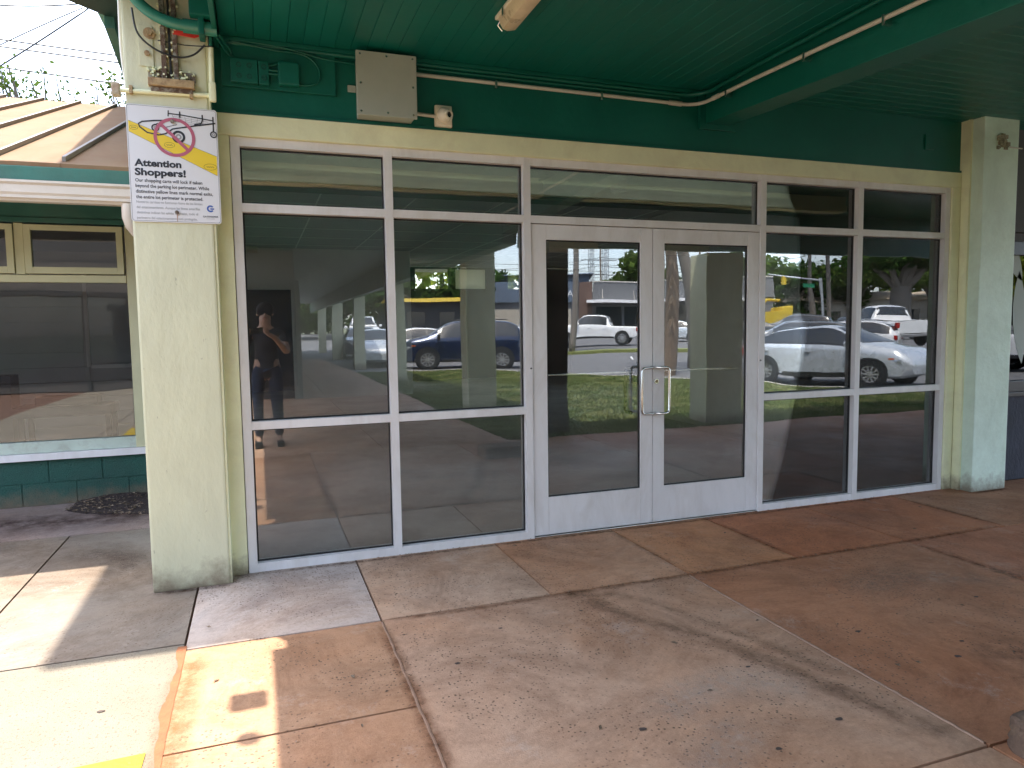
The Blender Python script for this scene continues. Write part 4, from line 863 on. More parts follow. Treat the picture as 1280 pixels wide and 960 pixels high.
wall('interior_wall', 6.175, 9.0, 1.4, 1.5, 0, 3.15, m='darkwall'); wall('interior_wall', 9.0, 9.1, .2, 1.55, 0, 3.15, m='darkwall'); wall('interior_wall', 9.0, 9.1, 10.9, 15.1, 0, 3.15, m='darkwall'); wall('interior_wall', 9.0, 9.1, 1.551, 10.899, 0, .25)
struct(box('added_side_glazing', 'glass_plain', 9.04, 9.05, 1.551, 10.899, .251, 3.15))  # added glazing hidden behind the partition, brings side daylight into the room
# cream soffit step behind the top panes
struct(box('interior_soffit', 'cream', -.28, 5.42, .80, 1.0, 2.485, 2.69)); struct(box('soffit_step', 'cream', -.28, 5.42, .78, .799, 2.487, 2.575)); struct(box('soffit_shadow_strip', 'rubber', -.28, 5.42, .83, 1.02, 2.455, 2.484))  # solid black strip stands in for the shadow line under the soffit
wall('interior_wall', -.295, -.285, .31, 13.5, 0, 3.15, m='drywall')
MBk = MB().box(.80, .862, 11.04, 11.1, 0, 2.36); struct(MBk.build('door_casing', 'drywall'))
# far wall with clerestory windows
fwl = empty('rear_wall', (4, 15, 0), 'dark rear wall with a row of small high windows', 'wall')
xs = [3.35, 4.10, 4.24, 5.20, 5.40, 6.30, 6.98, 7.9, 9.0]
for a, b in ((0, .95), (1.05, 3)): pass
wins = [(3.5, 4.10), (4.27, 5.22), (5.42, 6.31), (6.98, 7.9)]
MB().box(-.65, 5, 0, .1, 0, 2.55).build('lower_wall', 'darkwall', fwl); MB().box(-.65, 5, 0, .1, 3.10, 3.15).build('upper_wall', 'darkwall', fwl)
edge = [3.35]+[v for w in wins for v in w]+[9.0]
for a, b in zip(edge[0::2], edge[1::2]): MB().box(a-4, b-4, 0, .1, 2.551, 3.099).build('pier', 'darkwall', fwl)
for i, (a, b) in enumerate(wins):
    w = box('window', 'frost' if i == 2 else 'glass_plain', a-4, b-4, .04, .05, 2.551, 3.099, fwl)
lc = MB()
for i in range(2500):
    u = rng.random()*7+2.5; z = 1.8+rng.random()*3.2; y = 18+rng.random()*2; a = rng.normal(size=3)*.09; b = rng.normal(size=3)*.09; k = len(lc.v)
    p = np.array([u, y, z]); lc.v += [tuple(p-a), tuple(p+b), tuple(p+a), tuple(p-b)]; lc.f.append((k, k+1, k+2, k+3))
hed = empty('tree', (6, 19, 0), 'yellow green tree behind the small high rear windows', 'tree')
lc.v = [(x-6, y-19, z) for x, y, z in lc.v]
lc.build('crown', 'leaf_yellow', hed, fix=False)['kind'] = 'stuff'; MB().tube([(0, 0, 0), (.1, 0, 2), (0, 0, 3.6)], [.2, .14, .06], 8).build('trunk', 'trunk', hed)
tag(box('ceiling_vent', 'offwhite', -.12, .18, 10.9, 11.05, 3.03, 3.15), 'beige vent box at the ceiling in the left window', 'vent')

# ------------------------------------------------------------------ neighbouring low building at left
LB = empty('neighbour_building', (-3, 2.4, 0), 'low green building at left with big window and tan metal roof', 'building')
def lb(nm, x0, x1, y0, y1, z0, z1, m, bev=.003, par=None): return MB().box(x0+3, x1+3, y0-2.4, y1-2.4, z0, z1).build(nm, m, par or LB, bevel=bev)
k = 0
for row, (z0, z1) in enumerate(((0, .192), (.196, .388))):
    x = -5.6 + (0 if row else .2)
    while x < -.35:
        xe = min(x+.396, -.32)
        if xe-x > .05: lb('block', x+.002, xe-.002, 2.402, 2.59, z0+.001, z1, 'green_wall', .003)
        x += .40
lb('mortar', -5.6, -.32, 2.408, 2.585, .0, .388, 'green_wall', 0)
lb('sill', -5.6, -.32, 2.36, 2.6, .392, .45, 'alu'); 
lb('sill_board', -5.6, -.93, 2.40, 2.5, .452, .545, paint('pale_mint_sill', (.50, .58, .50), .5, .08, 4, .2, 30, stain=(.2, .14, .1), stain_amt=.4, stain_scale=7))
lb('window_jamb', -.93, -.82, 2.39, 2.55, .452, 2.355, 'cream_far'); lb('wall_panel', -.815, -.32, 2.40, 2.55, .452, 2.36, 'cream')
lb('window_transom', -5.6, -.935, 2.39, 2.5, 1.875, 1.935, 'cream_far')
lb('glass_pane', -5.6, -.94, 2.44, 2.446, .55, 1.872, 'glass_left', 0)
for x0, x1 in ((-1.665, -.945), (-2.55, -1.74)):
    f = MB(); 
    for (a, b, c, d) in ((x0, x0+.05, 1.945, 2.345), (x1-.05, x1, 1.945, 2.345), (x0+.05, x1-.05, 1.945, 2.0), (x0+.05, x1-.05, 2.30, 2.345)): f.box(a+3, b+3, -.025, .03, c, d)
    w = f.build('vent_window', 'cream_far', LB, bevel=.003); MB().box(x0+3.05, x1+2.95, .0, .005, 2.0, 2.30).build('pane', 'glass_left', w)
lb('window_mullion', -1.735, -1.67, 2.39, 2.5, 1.94, 2.355, 'cream_far')
lb('header_board', -5.6, -.32, 2.37, 2.55, 2.36, 2.40, 'green_trim'); lb('header_board', -5.6, -.32, 2.385, 2.55, 2.403, 2.546, 'green_trim')
# soffit, fascia, gutter at the eave
ey = 1.26
lb('soffit', -5.6, -.30, ey+.1, 2.4, 2.548, 2.56, 'green_trim', 0)
lb('fascia', -5.6, -.30, ey+.06, ey+.1, 2.42, 2.62, 'green_trim')
g = MB(); prof = [(ey+.055, 2.35), (ey-.02, 2.35), (ey-.055, 2.405), (ey-.055, 2.455), (ey-.07, 2.47), (ey-.07, 2.485), (ey-.045, 2.485), (ey-.045, 2.37), (ey+.055, 2.37)]
MB().prism([(p-2.4, q) for p, q in prof], 'x', -2.6, 2.42).build('gutter', 'gutter', LB)
MB().prism([(ey-.045-2.4, 2.49), (ey-.050-2.4, 2.575), (ey-.02-2.4, 2.60), (ey+.05-2.4, 2.60), (ey+.05-2.4, 2.49)], 'x', -2.6, 2.7).build('drip_edge', 'green_trim', LB)
MB().tube([(2.275, ey-.0-2.4, 2.36), (2.275, ey-2.4, 2.27), (2.285, ey+.02-2.4, 2.22), (2.32, ey+.06-2.4, 2.17), (2.44, ey+.2-2.4, 2.04)], .045, 14).build('downpipe_elbow', 'gutter', LB, smooth='auto')
# metal roof panels
sl_ = .356
def roofz(y): return 2.61+(y-(ey-.04))*sl_
pw = .42; x = -4.9
while x < -.25:
    x1 = min(x+pw, -.2); m = MB()
    ya, yb = ey-.04, 6.45
    m.v = [(a+3, y-2.4, roofz(y)+dz) for dz in (-.03, 0) for y in (ya, yb) for a in (x+.001, x1-.001)]
    m.f = [(0, 2, 3, 1), (4, 5, 7, 6), (0, 1, 5, 4), (2, 6, 7, 3), (0, 4, 6, 2), (1, 3, 7, 5)]; m.build('roof_panel', 'metalroof', LB)
    ya += .10
    m = MB(); m.v = [(a+3, y-2.4, roofz(y)+dz) for dz in (.001, .035) for y in (ya, yb) for a in (x-.011, x+.011)]
    m.f = [(0, 2, 3, 1), (4, 5, 7, 6), (0, 1, 5, 4), (2, 6, 7, 3), (0, 4, 6, 2), (1, 3, 7, 5)]; m.build('roof_seam', 'seam', LB)
    x += pw
# interior room
lb('room_floor', -5.5, -.55, 2.6, 6.6, -.03, .0, 'int_floor', 0)
for i in range(12): lb('block_course', -5.5, -.55, 6.4, 6.503, i*.2+.003, i*.2+.197, 'cmu', 0)
lb('room_ceiling', -5.5, -.55, 2.6, 6.5, 2.535, 2.545, 'ceil_tile', 0); lb('rear_backing', -5.5, -.55, 6.505, 6.6, 0, 2.7, 'cmu', 0); lb('room_end', -5.6, -5.505, 2.6, 6.6, 0, 2.53, 'cmu', 0)
lb('room_side', -.60, -.55, 2.6, 6.4, 0, 2.61, 'cmu', 0)
lb('inner_panel', -2.0, -.62, 6.33, 6.39, 1.05, 2.2, 'cmu', 0); lb('panel_trim', -2.0, -.62, 6.32, 6.39, .98, 1.03, 'drywall', 0); lb('panel_trim', -2.05, -2.005, 6.32, 6.39, 1.0, 2.25, 'drywall', 0)
tag(box('black_speaker_box', 'black', -2.75, -2.45, 4.6, 4.9, .0, 1.0), 'tall black box standing inside the left window', 'box')
tb2 = empty('black_bench', (-1.9, 4.6, 0), 'low black bench with clutter inside the left window', 'bench'); MB().box(-.5, .45, -.25, .25, .55, .66).build('top', 'black', tb2, bevel=.01)
for sx in (-.45, .38):
    for sy in (-.2, .15): MB().box(sx, sx+.05, sy, sy+.05, 0, .55).build('leg', 'black', tb2)
MB().box(-.3, .3, -.15, .15, .66, .76).build('clutter', 'black', tb2, bevel=.03)

# ------------------------------------------------------------------ neighbour shop at right
RS = empty('neighbour_shop', (6.14, 0, 0), 'dark stuccoed neighbouring shop window at the far right edge', 'shop front')
def rs(nm, x0, x1, y0, y1, z0, z1, m, bev=.004): return MB().box(x0-6.14, x1-6.14, y0, y1, z0, z1).build(nm, m, RS, bevel=bev)
rs('stucco_base', 6.14, 12, -.02, .2, 0, .76, 'stucco', 0); rs('sill', 6.14, 12, -.04, .15, .763, .80, 'darkmetal'); rs('frame_rail', 6.14, 12, -.02, .1, .802, .90, 'darkmetal')
rs('glass_pane', 6.15, 12, .03, .036, .905, 2.02, 'glass_dim', 0); rs('frame_rail', 6.14, 12, -.02, .1, 2.025, 2.14, 'darkmetal'); rs('frame_rail', 6.14, 12, -.01, .09, 2.143, 2.22, 'greyband')
rs('upper_band', 6.14, 12, -.03, .2, 2.223, 3.12, 'greyband', 0)
def leafdecal(cx, cz, l, w, ang):
    m = MB(); n = 14; pts = []
    for i in range(n+1): t = i/n; pts.append((t*l, w*math.sin(math.pi*t)**.8))
    for i in range(n-1, 0, -1): t = i/n; pts.append((t*l, -w*math.sin(math.pi*t)**.8*.7))
    ca, sa = math.cos(ang), math.sin(ang); P = [(cx+a*ca-b*sa-6.14, cz+a*sa+b*ca) for a, b in pts]
    m.v = [(p, .0285, q) for p, q in P]; m.f = [tuple(range(len(P)))]; m.build('leaf_decal', 'decal', RS)
leafdecal(6.62, 1.80, .45, .09, math.radians(118)); leafdecal(6.66, 1.05, .85, .10, math.radians(95)); leafdecal(6.66, 1.86, .5, .08, math.radians(40)); leafdecal(6.72, 1.05, 1.2, .035, math.radians(80))
tag(struct(box('neighbour_room', 'darkwall', 6.3, 12, 1.2, 1.3, 0, 3.1)))

# ------------------------------------------------------------------ cars
def interp(P, x):
    if x <= P[0][0]: return P[0][1]
    for (a, b), (c, d) in zip(P, P[1:]):
        if x <= c:
            t = (x-a)/(c-a); t = t*t*(3-2*t) if False else t; return b+(d-b)*t
    return P[-1][1]
def car(name, label, cat, paintm, kind, group='cars parked in the lot'):
    S = {
     'sedan': dict(L=4.6, W=.89, wb=(1.38, -1.32), wr=.325,
        top=[(-2.3, .86), (-2.2, 1.03), (-1.75, 1.10), (-1.15, 1.33), (-.55, 1.44), (.1, 1.46), (.5, 1.40), (1.25, 1.05), (1.9, .93), (2.2, .78), (2.3, .62)],
        belt=[(-2.3, .80), (-2.1, .97), (-1.5, 1.02), (0, .98), (1.2, .94), (1.9, .84), (2.3, .58)], cab=(-1.85, 1.25), roof=(-.95, .35), side=[(-1.45, -.42), (-.34, .86)], low=.22),
     'suv': dict(L=4.6, W=.92, wb=(1.36, -1.32), wr=.36,
        top=[(-2.3, .95), (-2.22, 1.15), (-1.95, 1.50), (-1.6, 1.62), (-.6, 1.68), (.3, 1.66), (.65, 1.58), (1.35, 1.17), (1.95, 1.06), (2.2, .92), (2.3, .70)],
        belt=[(-2.3, .90), (-2.1, 1.10), (0, 1.08), (1.3, 1.05), (1.95, .97), (2.3, .66)], cab=(-2.15, 1.35), roof=(-1.7, .5), side=[(-1.92, -1.22), (-1.15, -.30), (-.22, .95)], low=.27),
     'pickup': dict(L=5.6, W=.94, wb=(1.80, -1.75), wr=.39,
        top=[(-2.8, 1.10), (-1.02, 1.12), (-.98, 1.30), (-.88, 1.68), (-.5, 1.77), (.3, 1.77), (.62, 1.70), (1.22, 1.22), (2.3, 1.12), (2.65, 1.02), (2.8, .8)],
        belt=[(-2.8, 1.09), (0, 1.12), (1.2, 1.12), (2.3, 1.04), (2.8, .76)], cab=(-1.0, 1.22), roof=(-.75, .5), side=[(-.80, .02), (.10, .92)], low=.40)}[kind]
    e = empty(name, (0, 0, 0), label, cat, group)
    L2 = S['L']/2; W = S['W']; N = 56; rows = None
    st = [-L2+S['L']*i/N for i in range(N+1)]
    def endw(x):
        t = abs(x)/L2; return W*(1-.16*max(0, (t-.80)/.20)**2)
    def sec(x):
        w = endw(x); zt = interp(S['top'], x); zb = min(interp(S['belt'], x), zt-.005); zl = S['low']+.12*max(0, (abs(x)/L2-.88)/.12)
        h = zt-zb; cabf = min(1, max(0, h/.4)); wt = w*(.93-.22*cabf); wbt = w*.975
        return [(w*.90, zl), (w*.985, zl+.06), (w, zl+.22), (w*.985, (zl+zb)/2+.06), (w, zb-.10), (wbt, zb-.01), (wbt*.985, zb+.02*cabf), (wt+(wbt-wt)*.5, zb+h*.5), (wt, zb+h*.90), (wt*.90, zt-.012*cabf), (wt*.5, zt+.008), (0, zt+.014)]
    m = MB(); secs = [sec(x) for x in st]; K = len(secs[0])
    for x, s in zip(st, secs):
        for y, z in s: m.v.append((x, y, z))
        for y, z in s[::-1][1:]: m.v.append((x, -y, z))
    T = 2*K-1
    for i in range(N):
        for k in range(T-1): a = i*T+k; m.f.append((a, a+T, a+T+1, a+1))
        m.f.append((i*T, i*T+T-1, (i+1)*T+T-1, (i+1)*T))
    m.f.append(tuple(range(T))); m.f.append(tuple(range(N*T, N*T+T)))
    b = m.build('body', paintm, e, smooth='auto')
    def sidepatch(nm, xa, xb, t0, t1, mat, off, sgn):
        q = MB(); n = 14
        for i in range(n+1):
            x = xa+(xb-xa)*i/n; s = sec(x); p0 = Vector((s[6][0], s[6][1])); p1 = Vector((s[8][0], s[8][1])); pm = Vector((s[7][0], s[7][1]))
            for t in (t0, .5, t1):
                p = (p0*(1-2*t)+pm*2*t) if t <= .5 else (pm*(2-2*t)+p1*(2*t-1)); q.v.append((x, sgn*(p.x+off), p.y+.002))
        for i in range(n):
            for k in range(2): a = i*3+k; q.f.append((a, a+3, a+4, a+1))
        return q.build(nm, mat, e, smooth=True)
    for sgn in (1, -1):
        sidepatch('window_trim', S['side'][0][0]-.03, S['side'][-1][1]+.04, .03, .995, 'carblack', .006, sgn)
        for xa, xb in S['side']: sidepatch('side_window', xa, xb, .10, .94, 'carglass', .012, sgn)
    def toppatch(nm, xa, xb, mat, fy=.86):
        q = MB(); n = 10
        for i in range(n+1):
            x = xa+(xb-xa)*i/n; s = sec(x)
            for y, z in [(s[8][0]*.98, s[8][1]+.006), (s[9][0]*fy*1.05, s[9][1]+.010), (s[10][0], s[10][1]+.012), (0, s[11][1]+.012)]: q.v.append((x, y, z))
            for y, z in [(s[10][0], s[10][1]+.012), (s[9][0]*fy*1.05, s[9][1]+.010), (s[8][0]*.98, s[8][1]+.006)]: q.v.append((x, -y, z))
        for i in range(n):
            for k in range(6): a = i*7+k; q.f.append((a, a+7, a+8, a+1))
        return q.build(nm, mat, e, smooth=True)
    toppatch('windshield', S['roof'][1]+.05, S['cab'][1]-.06, 'carglass'); toppatch('rear_window', S['cab'][0]+(.12 if kind == 'sedan' else .03), S['roof'][0]-.05, 'carglass')
    r = S['wr']
    for wx in S['wb']:
        for sgn in (1, -1):
            a = MB().disc((wx, sgn*(endw(wx)*.975), r+.015), (0, sgn, 0), 0, r+.075, 28, .028); a.build('wheel_arch', 'black', e, smooth='auto')
            t = MB().disc((wx, sgn*(endw(wx)-.10), r), (0, sgn, 0), r*.66, r, 28, .125); wh = t.build('wheel', 'black', e, smooth='auto')
            rm = MB().disc((wx, sgn*(endw(wx)-.03), r), (0, sgn, 0), r*.60, r*.70, 28, .053)
            c = Vector((wx, sgn*(endw(wx)+.012), r))
            for j in range(10):
                a0 = 2*math.pi*j/10; d = Vector((math.cos(a0), 0, math.sin(a0))); n_ = Vector((-d.z, 0, d.x))*(.022); k = len(rm.v)
                rm.v += [tuple(c+n_*.7), tuple(c-n_*.7), tuple(c-n_+d*r*.63), tuple(c+n_+d*r*.63)]; rm.f.append((k, k+1, k+2, k+3))
            rm.disc(tuple(c), (0, sgn, 0), 0, .05, 14, .01); rm.build('rim', 'rim', wh, smooth='auto')
            MB().disc((wx, sgn*(endw(wx)-.005), r), (0, sgn, 0), 0, r*.6, 20, .006).build('brake', 'darkmetal', wh)
    zb = interp(S['belt'], L2-.3)
    for sgn in (1, -1):
        h = MB(); x0 = L2-.34; w0 = endw(x0)
        h.v = [(x0-.22, sgn*(w0+.006), zb-.02), (x0+.10, sgn*(endw(x0+.1)+.006), zb-.09), (x0+.34, sgn*(W*.70), zb-.15), (x0+.36, sgn*(W*.66), zb-.24), (x0+.12, sgn*(endw(x0+.12)+.006), zb-.21), (x0-.02, sgn*(w0+.006), zb-.13)]
        h.v += [(a-.03, b_*.95, c_) for a, b_, c_ in h.v[:6]]; h.f = [(0, 1, 4, 5), (1, 2, 3, 4), (6, 7, 10, 11), (7, 8, 9, 10)]+[(i, (i+1) % 6, 6+(i+1) % 6, 6+i) for i in range(6)]
        h.build('headlight', 'lampclear', e)
        am = MB().box(x0-.20, x0-.06, sgn*(w0+.004)-.006, sgn*(w0+.004)+.006, zb-.085, zb-.045); am.build('marker_lamp', 'lampamber', e, bevel=.004)
        zr = interp(S['belt'], -L2+.25)
        MB().box(-L2-.005, -L2+.16, sgn*W*.84-.09, sgn*W*.84+.10, zr-.26, zr-.04).build('taillight', 'lampred', e, bevel=.02)
        mxx = S['side'][-1][1]+.02; wm = endw(mxx)
        MB().box(mxx-.06, mxx+.06, sgn*(wm+.09)-.09, sgn*(wm+.09)+.09, interp(S['belt'], mxx)+.02, interp(S['belt'], mxx)+.15).build('mirror', paintm if kind != 'suv' else 'carblack', e, bevel=.03)
        for (xa, xb) in S['side'][-2:]:
            hx = xa+.12; MB().box(hx-.09, hx+.09, sgn*(W+.012)-.014, sgn*(W+.012)+.014, interp(S['belt'], hx)-.17, interp(S['belt'], hx)-.135).build('door_handle', paintm, e, bevel=.006)
            g2 = MB().box(xa-.045, xa-.037, sgn*(W*.995)-.006, sgn*(W*.995)+.006, S['low']+.14, interp(S['belt'], xa)-.05); g2.build('door_seam', 'black', e)
        MB().box(-S['wb'][0]+.55, S['wb'][0]-.5, sgn*W*.985-.02, sgn*W*.985+.012, S['low']-.01, S['low']+.10).build('sill_trim', 'carblack', e, bevel=.01)
    MB().box(L2-.10, L2-.012, -W*.55, W*.55, zb-.36, zb-.20).build('grille', 'carblack', e, bevel=.02)
    MB().box(L2-.13, L2-.015, -W*.62, W*.62, S['low']+.12, S['low']+.22).build('air_intake', 'carblack', e, bevel=.02)
    MB().box(-L2+.0, -L2+.1, -W*.8, W*.8, S['low']+.12, S['low']+.2).build('rear_trim', 'carblack', e, bevel=.02)
    if kind == 'pickup':
        MB().box(-L2+.06, -1.04, -W*.86, W*.86, 1.118, 1.130).build('truck_bed', 'carblack', e)
    if kind == 'suv':
        for sgn in (1, -1): MB().tube([(-1.6, sgn*.60, 1.70), (.3, sgn*.60, 1.72)], .018, 6).build('roof_rail', 'carblack', e)
    return e
def put(o, x, y, hx, hy, z=None, s=1.0):
    o.location = (x, y, (hgt(x, y)-.10) if z is None else z); o.rotation_euler = (0, 0, math.atan2(hy, hx)); o.scale = (s, s, s); return o
silver = put(car('parked_car', 'silver sedan mirrored in the right windows nearest the glass', 'car', 'silver', 'sedan'), 14.1, -10.0, .308, .951)
suv_ = put(car('parked_car', 'dark blue sport utility car mirrored in the second window', 'car', 'blue', 'suv'), 7.68, -22.3, -.975, -.22, s=1.05)
truck = put(car('pickup_truck', 'white pickup truck mirrored in the left door beyond the road', 'pickup truck', 'white', 'pickup'), 20.3, -36.3, -.82, -.57, z=.30)
def clone(src, label, x, y, hx, hy, s=1.0, mat=None, z=None):
    o = copy_tree(src); o['label'] = label; put(o, x, y, hx, hy, z, s)
    if mat:
        for ch in o.children:
            if ch.name.split('.')[0] in ('body', 'mirror', 'door_handle'):
                ch.data = ch.data if (ch.data.name+mat) not in cache else cache[ch.data.name+mat]
                if not ch.data.name.endswith(mat):
                    d = ch.data.copy(); nm_ = ch.data.name; d.name = nm_+mat; d.materials[0] = M[mat]; cache[nm_+mat] = d; ch.data = d
    return o
cache = {}
clone(truck, 'white pickup seen from behind in the last right window', 28.6, -21.9, .35, -.94, z=.42)
clone(suv_, 'grey sport utility car behind the silver sedan', 21.4, -19.2, -.55, -.83, .95, 'cargrey')
clone(silver, 'dark grey car mirrored above the silver sedan roof', 27.6, -26.6, -.9, -.43, 1.0, 'cargrey')
clone(suv_, 'black sport utility car left of the white pickup in the last window', 33.6, -28.5, .35, -.94, 1.0, 'carblack')
clone(suv_, 'white sport utility car behind the row of grey cars', 25.8, -21.2, -.5, -.86, .92, 'white')
clone(silver, 'silver car with its nose towards the side walkway', 4.75, -25.6, -.12, .99, 1.0)
clone(silver, 'white car behind the blue sport utility car', 7.0, -27.6, -.97, -.22, 1.0, 'white')
clone(silver, 'blue car far down the side walkway', 5.0, -31.5, -.1, .99, 1.0, 'blue')
clone(truck, 'white pickup far down the side walkway', 6.0, -38.0, -.1, .99, z=.3)
clone(suv_, 'white sport utility car left of the white pickup across the road', 17.4, -39.8, -.5, .86, .95, 'white')
clone(silver, 'silver car seen through the palm trunks', 27.5, -38.5, -.82, -.57, 1.0)
clone(silver, 'black car seen between the palms across the road', 30.5, -34.5, -.82, -.57, 1.0, 'carblack')
clone(suv_, 'grey car at the far end of the lot', 38, -38, -.6, -.8, 1.0, 'cargrey')
clone(silver, 'white car at the far end of the lot', 43, -34, -.6, -.8, 1.0, 'white')
clone(truck, 'white pickup mirrored in the far right shop window', 22.5, -9.5, .3, .95, z=-.08)
# driveway strip of grass and lane markings
struct(MB().prism([(12.5, -31), (24, -24.6), (25.0, -26.0), (13.5, -32.6)], 'z', .0, .18).build('grass_verge', paint('verge_grass', (.16, .18, .05), .95, .3, 3, .5, 30)))
for i in range(7):
    x = 10.5+i*2.7; MB().prism([(x+2.0, -24.0+i*1.5), (x+2.1, -24.0+i*1.5), (x+4.7, -29+i*1.5), (x+4.6, -29+i*1.5)], 'z', -.095+hgt(x+3, -26+i*1.5), -.088+hgt(x+3, -26+i*1.5)).build('parking_line', 'line_white', bpy.data.objects['parking_lot'])

# ------------------------------------------------------------------ trees
def crownmesh(name, clumps, n, leaf, seed):
    g = np.random.default_rng(seed); vs = []; fs = []; tot = sum(c[3]*c[4]*c[5] for c in clumps)
    for (cx, cy, cz, rx, ry, rz) in clumps:
        k = max(20, int(n*rx*ry*rz/tot))
        d = g.normal(size=(k, 3)); d /= np.linalg.norm(d, axis=1)[:, None]; rr = g.random(k)**.45
        p = d*rr[:, None]*np.array([rx, ry, rz])+np.array([cx, cy, cz])+g.normal(size=(k, 3))*leaf*.6
        a = g.normal(size=(k, 3)); a /= np.linalg.norm(a, axis=1)[:, None]; b = np.cross(a, g.normal(size=(k, 3))); b /= np.linalg.norm(b, axis=1)[:, None]
        s = leaf*(.5+g.random(k))[:, None]; a *= s; b *= s*.6
        q = np.stack([p-a, p-b, p+a, p+b], 1).reshape(-1, 3); o = len(vs); vs += [tuple(x) for x in q]
        fs += [(o+4*i, o+4*i+1, o+4*i+2, o+4*i+3) for i in range(k)]
    me = bpy.data.meshes.new(name); me.from_pydata(vs, [], fs); return me
def tree(x, y, h, r, label, mat='leaf', seed=1, n=2600, leaf=.32, umbrella=False, tr=.25, group=None, base=.35, z=None, flat_=.45):
    g = random.Random(seed); z0 = hgt(x, y)-.15 if z is None else z
    e = empty('tree', (x, y, z0), label, 'tree', group); cl = []
    k = 9 if not umbrella else 12
    for i in range(k):
        a = 2*math.pi*i/k+g.uniform(-.3, .3); rr = r*g.uniform(.35, .72)
        zz = h*(base+(1-base)*g.uniform(.25, .75)) if not umbrella else h*g.uniform(.80, .92)
        s = r*g.uniform(.28, .45); cl.append((rr*math.cos(a), rr*math.sin(a), zz, s, s, s*(flat_ if umbrella else .85)))
    cl.append((0, 0, h*.86, r*.4, r*.4, h*.12))
    if not umbrella and h > 7.9: cl += [(g.uniform(-.5, .5)*r, g.uniform(-.3, .3)*r, h*.2, r*.6, r*.5, h*.2) for _ in range(3)]
    me = crownmesh('crown', cl, n, leaf, seed); me.materials.append(M[mat]); c = bpy.data.objects.new('crown', me); LINK(c); c.parent = e
    c['kind'] = 'stuff'
    fk = h*(.45 if not umbrella else .55)
    t = MB().tube([(0, 0, 0), (g.uniform(-.1, .1), 0, fk*.5), (0, 0, fk)], [tr*1.4, tr, tr*.85], 10)
    for c_ in cl[:8]: t.tube([(0, 0, fk*.9), (c_[0]*.45, c_[1]*.45, fk+(c_[2]-fk)*.5), (c_[0]*.9, c_[1]*.9, c_[2])], [tr*.55, tr*.3, tr*.1], 6)
    t.build('trunk', 'trunk', e, smooth='auto'); return e
def palm(x, y, h, label, lean=(0, 0), tr=.16, mat='trunk', fr=2.0, seed=1, nf=16, z=None, grp=None):
    g = random.Random(seed); z0 = hgt(x, y)-.12 if z is None else z; e = empty('palm_tree', (x, y, z0), label, 'palm tree', grp)
    pts = []; rs_ = []
    for i in range(15):
        t = i/14; pts.append((lean[0]*t**1.6+.12*math.sin(5*t), lean[1]*t**1.6, h*t)); rs_.append(tr*(1.35-.55*t+.10*(i % 2)*(1 if mat == 'bark' else .2)))
    MB().tube(pts, rs_, 12).build('trunk', mat, e, smooth=(mat != 'bark'))
    top = Vector(pts[-1]); cr_ = MB()
    for f in range(nf):
        a = 2*math.pi*f/nf+g.uniform(-.2, .2); el = g.uniform(-.1, 1.0); d = Vector((math.cos(a), math.sin(a), 0)); prev = None
        for i in range(12):
            t = i/11; p = top+d*(fr*t*math.cos(el*.5))+Vector((0, 0, fr*(t*math.sin(el)-.75*t*t)))
            if prev is not None:
                s = Vector((-d.y, d.x, 0)); wl = .38*fr*.5*math.sin(math.pi*min(1, t*.9+.08))
                for sg in (1, -1):
                    k = len(cr_.v); mid = (p+prev)/2; tip = mid+s*sg*wl+Vector((0, 0, -wl*.55))+d*wl*.3
                    cr_.v += [tuple(prev), tuple(mid+(p-prev)*.15), tuple(tip)]; cr_.f.append((k, k+1, k+2))
            prev = p
    cr_.build('fronds', 'leaf', e, fix=False); return e
palm(12.1, -14.7, 6.2, 'rough barked palm mirrored at the left edge of the right door', (.2, .0), .19, 'bark', 2.2, 3)
palm(14.6, -16.9, 7.5, 'smooth leaning palm trunk mirrored in the right door', (-1.0, -.6), .19, 'trunk', 2.3, 5)
palm(15.95, -30.3, 8.5, 'thin curved palm mirrored in the left door', (.55, -.3), .15, 'trunk', 2.2, 8)
palm(55.6, -56.2, 10.2, 'tall slender palm left of its twin in the right window', (0, 0), .22, 'trunk', 3.2, 11); palm(57.3, -55.6, 10.0, 'tall slender palm right of its twin in the right window', (0, 0), .22, 'trunk', 3.2, 12)
tree(51.4, -41.2, 7.3, 5.2, 'large thick trunked tree mirrored in the last right window', 'leaf_dark', 21, 7000, .22, True, .85, base=.6, flat_=.35)
k = 0
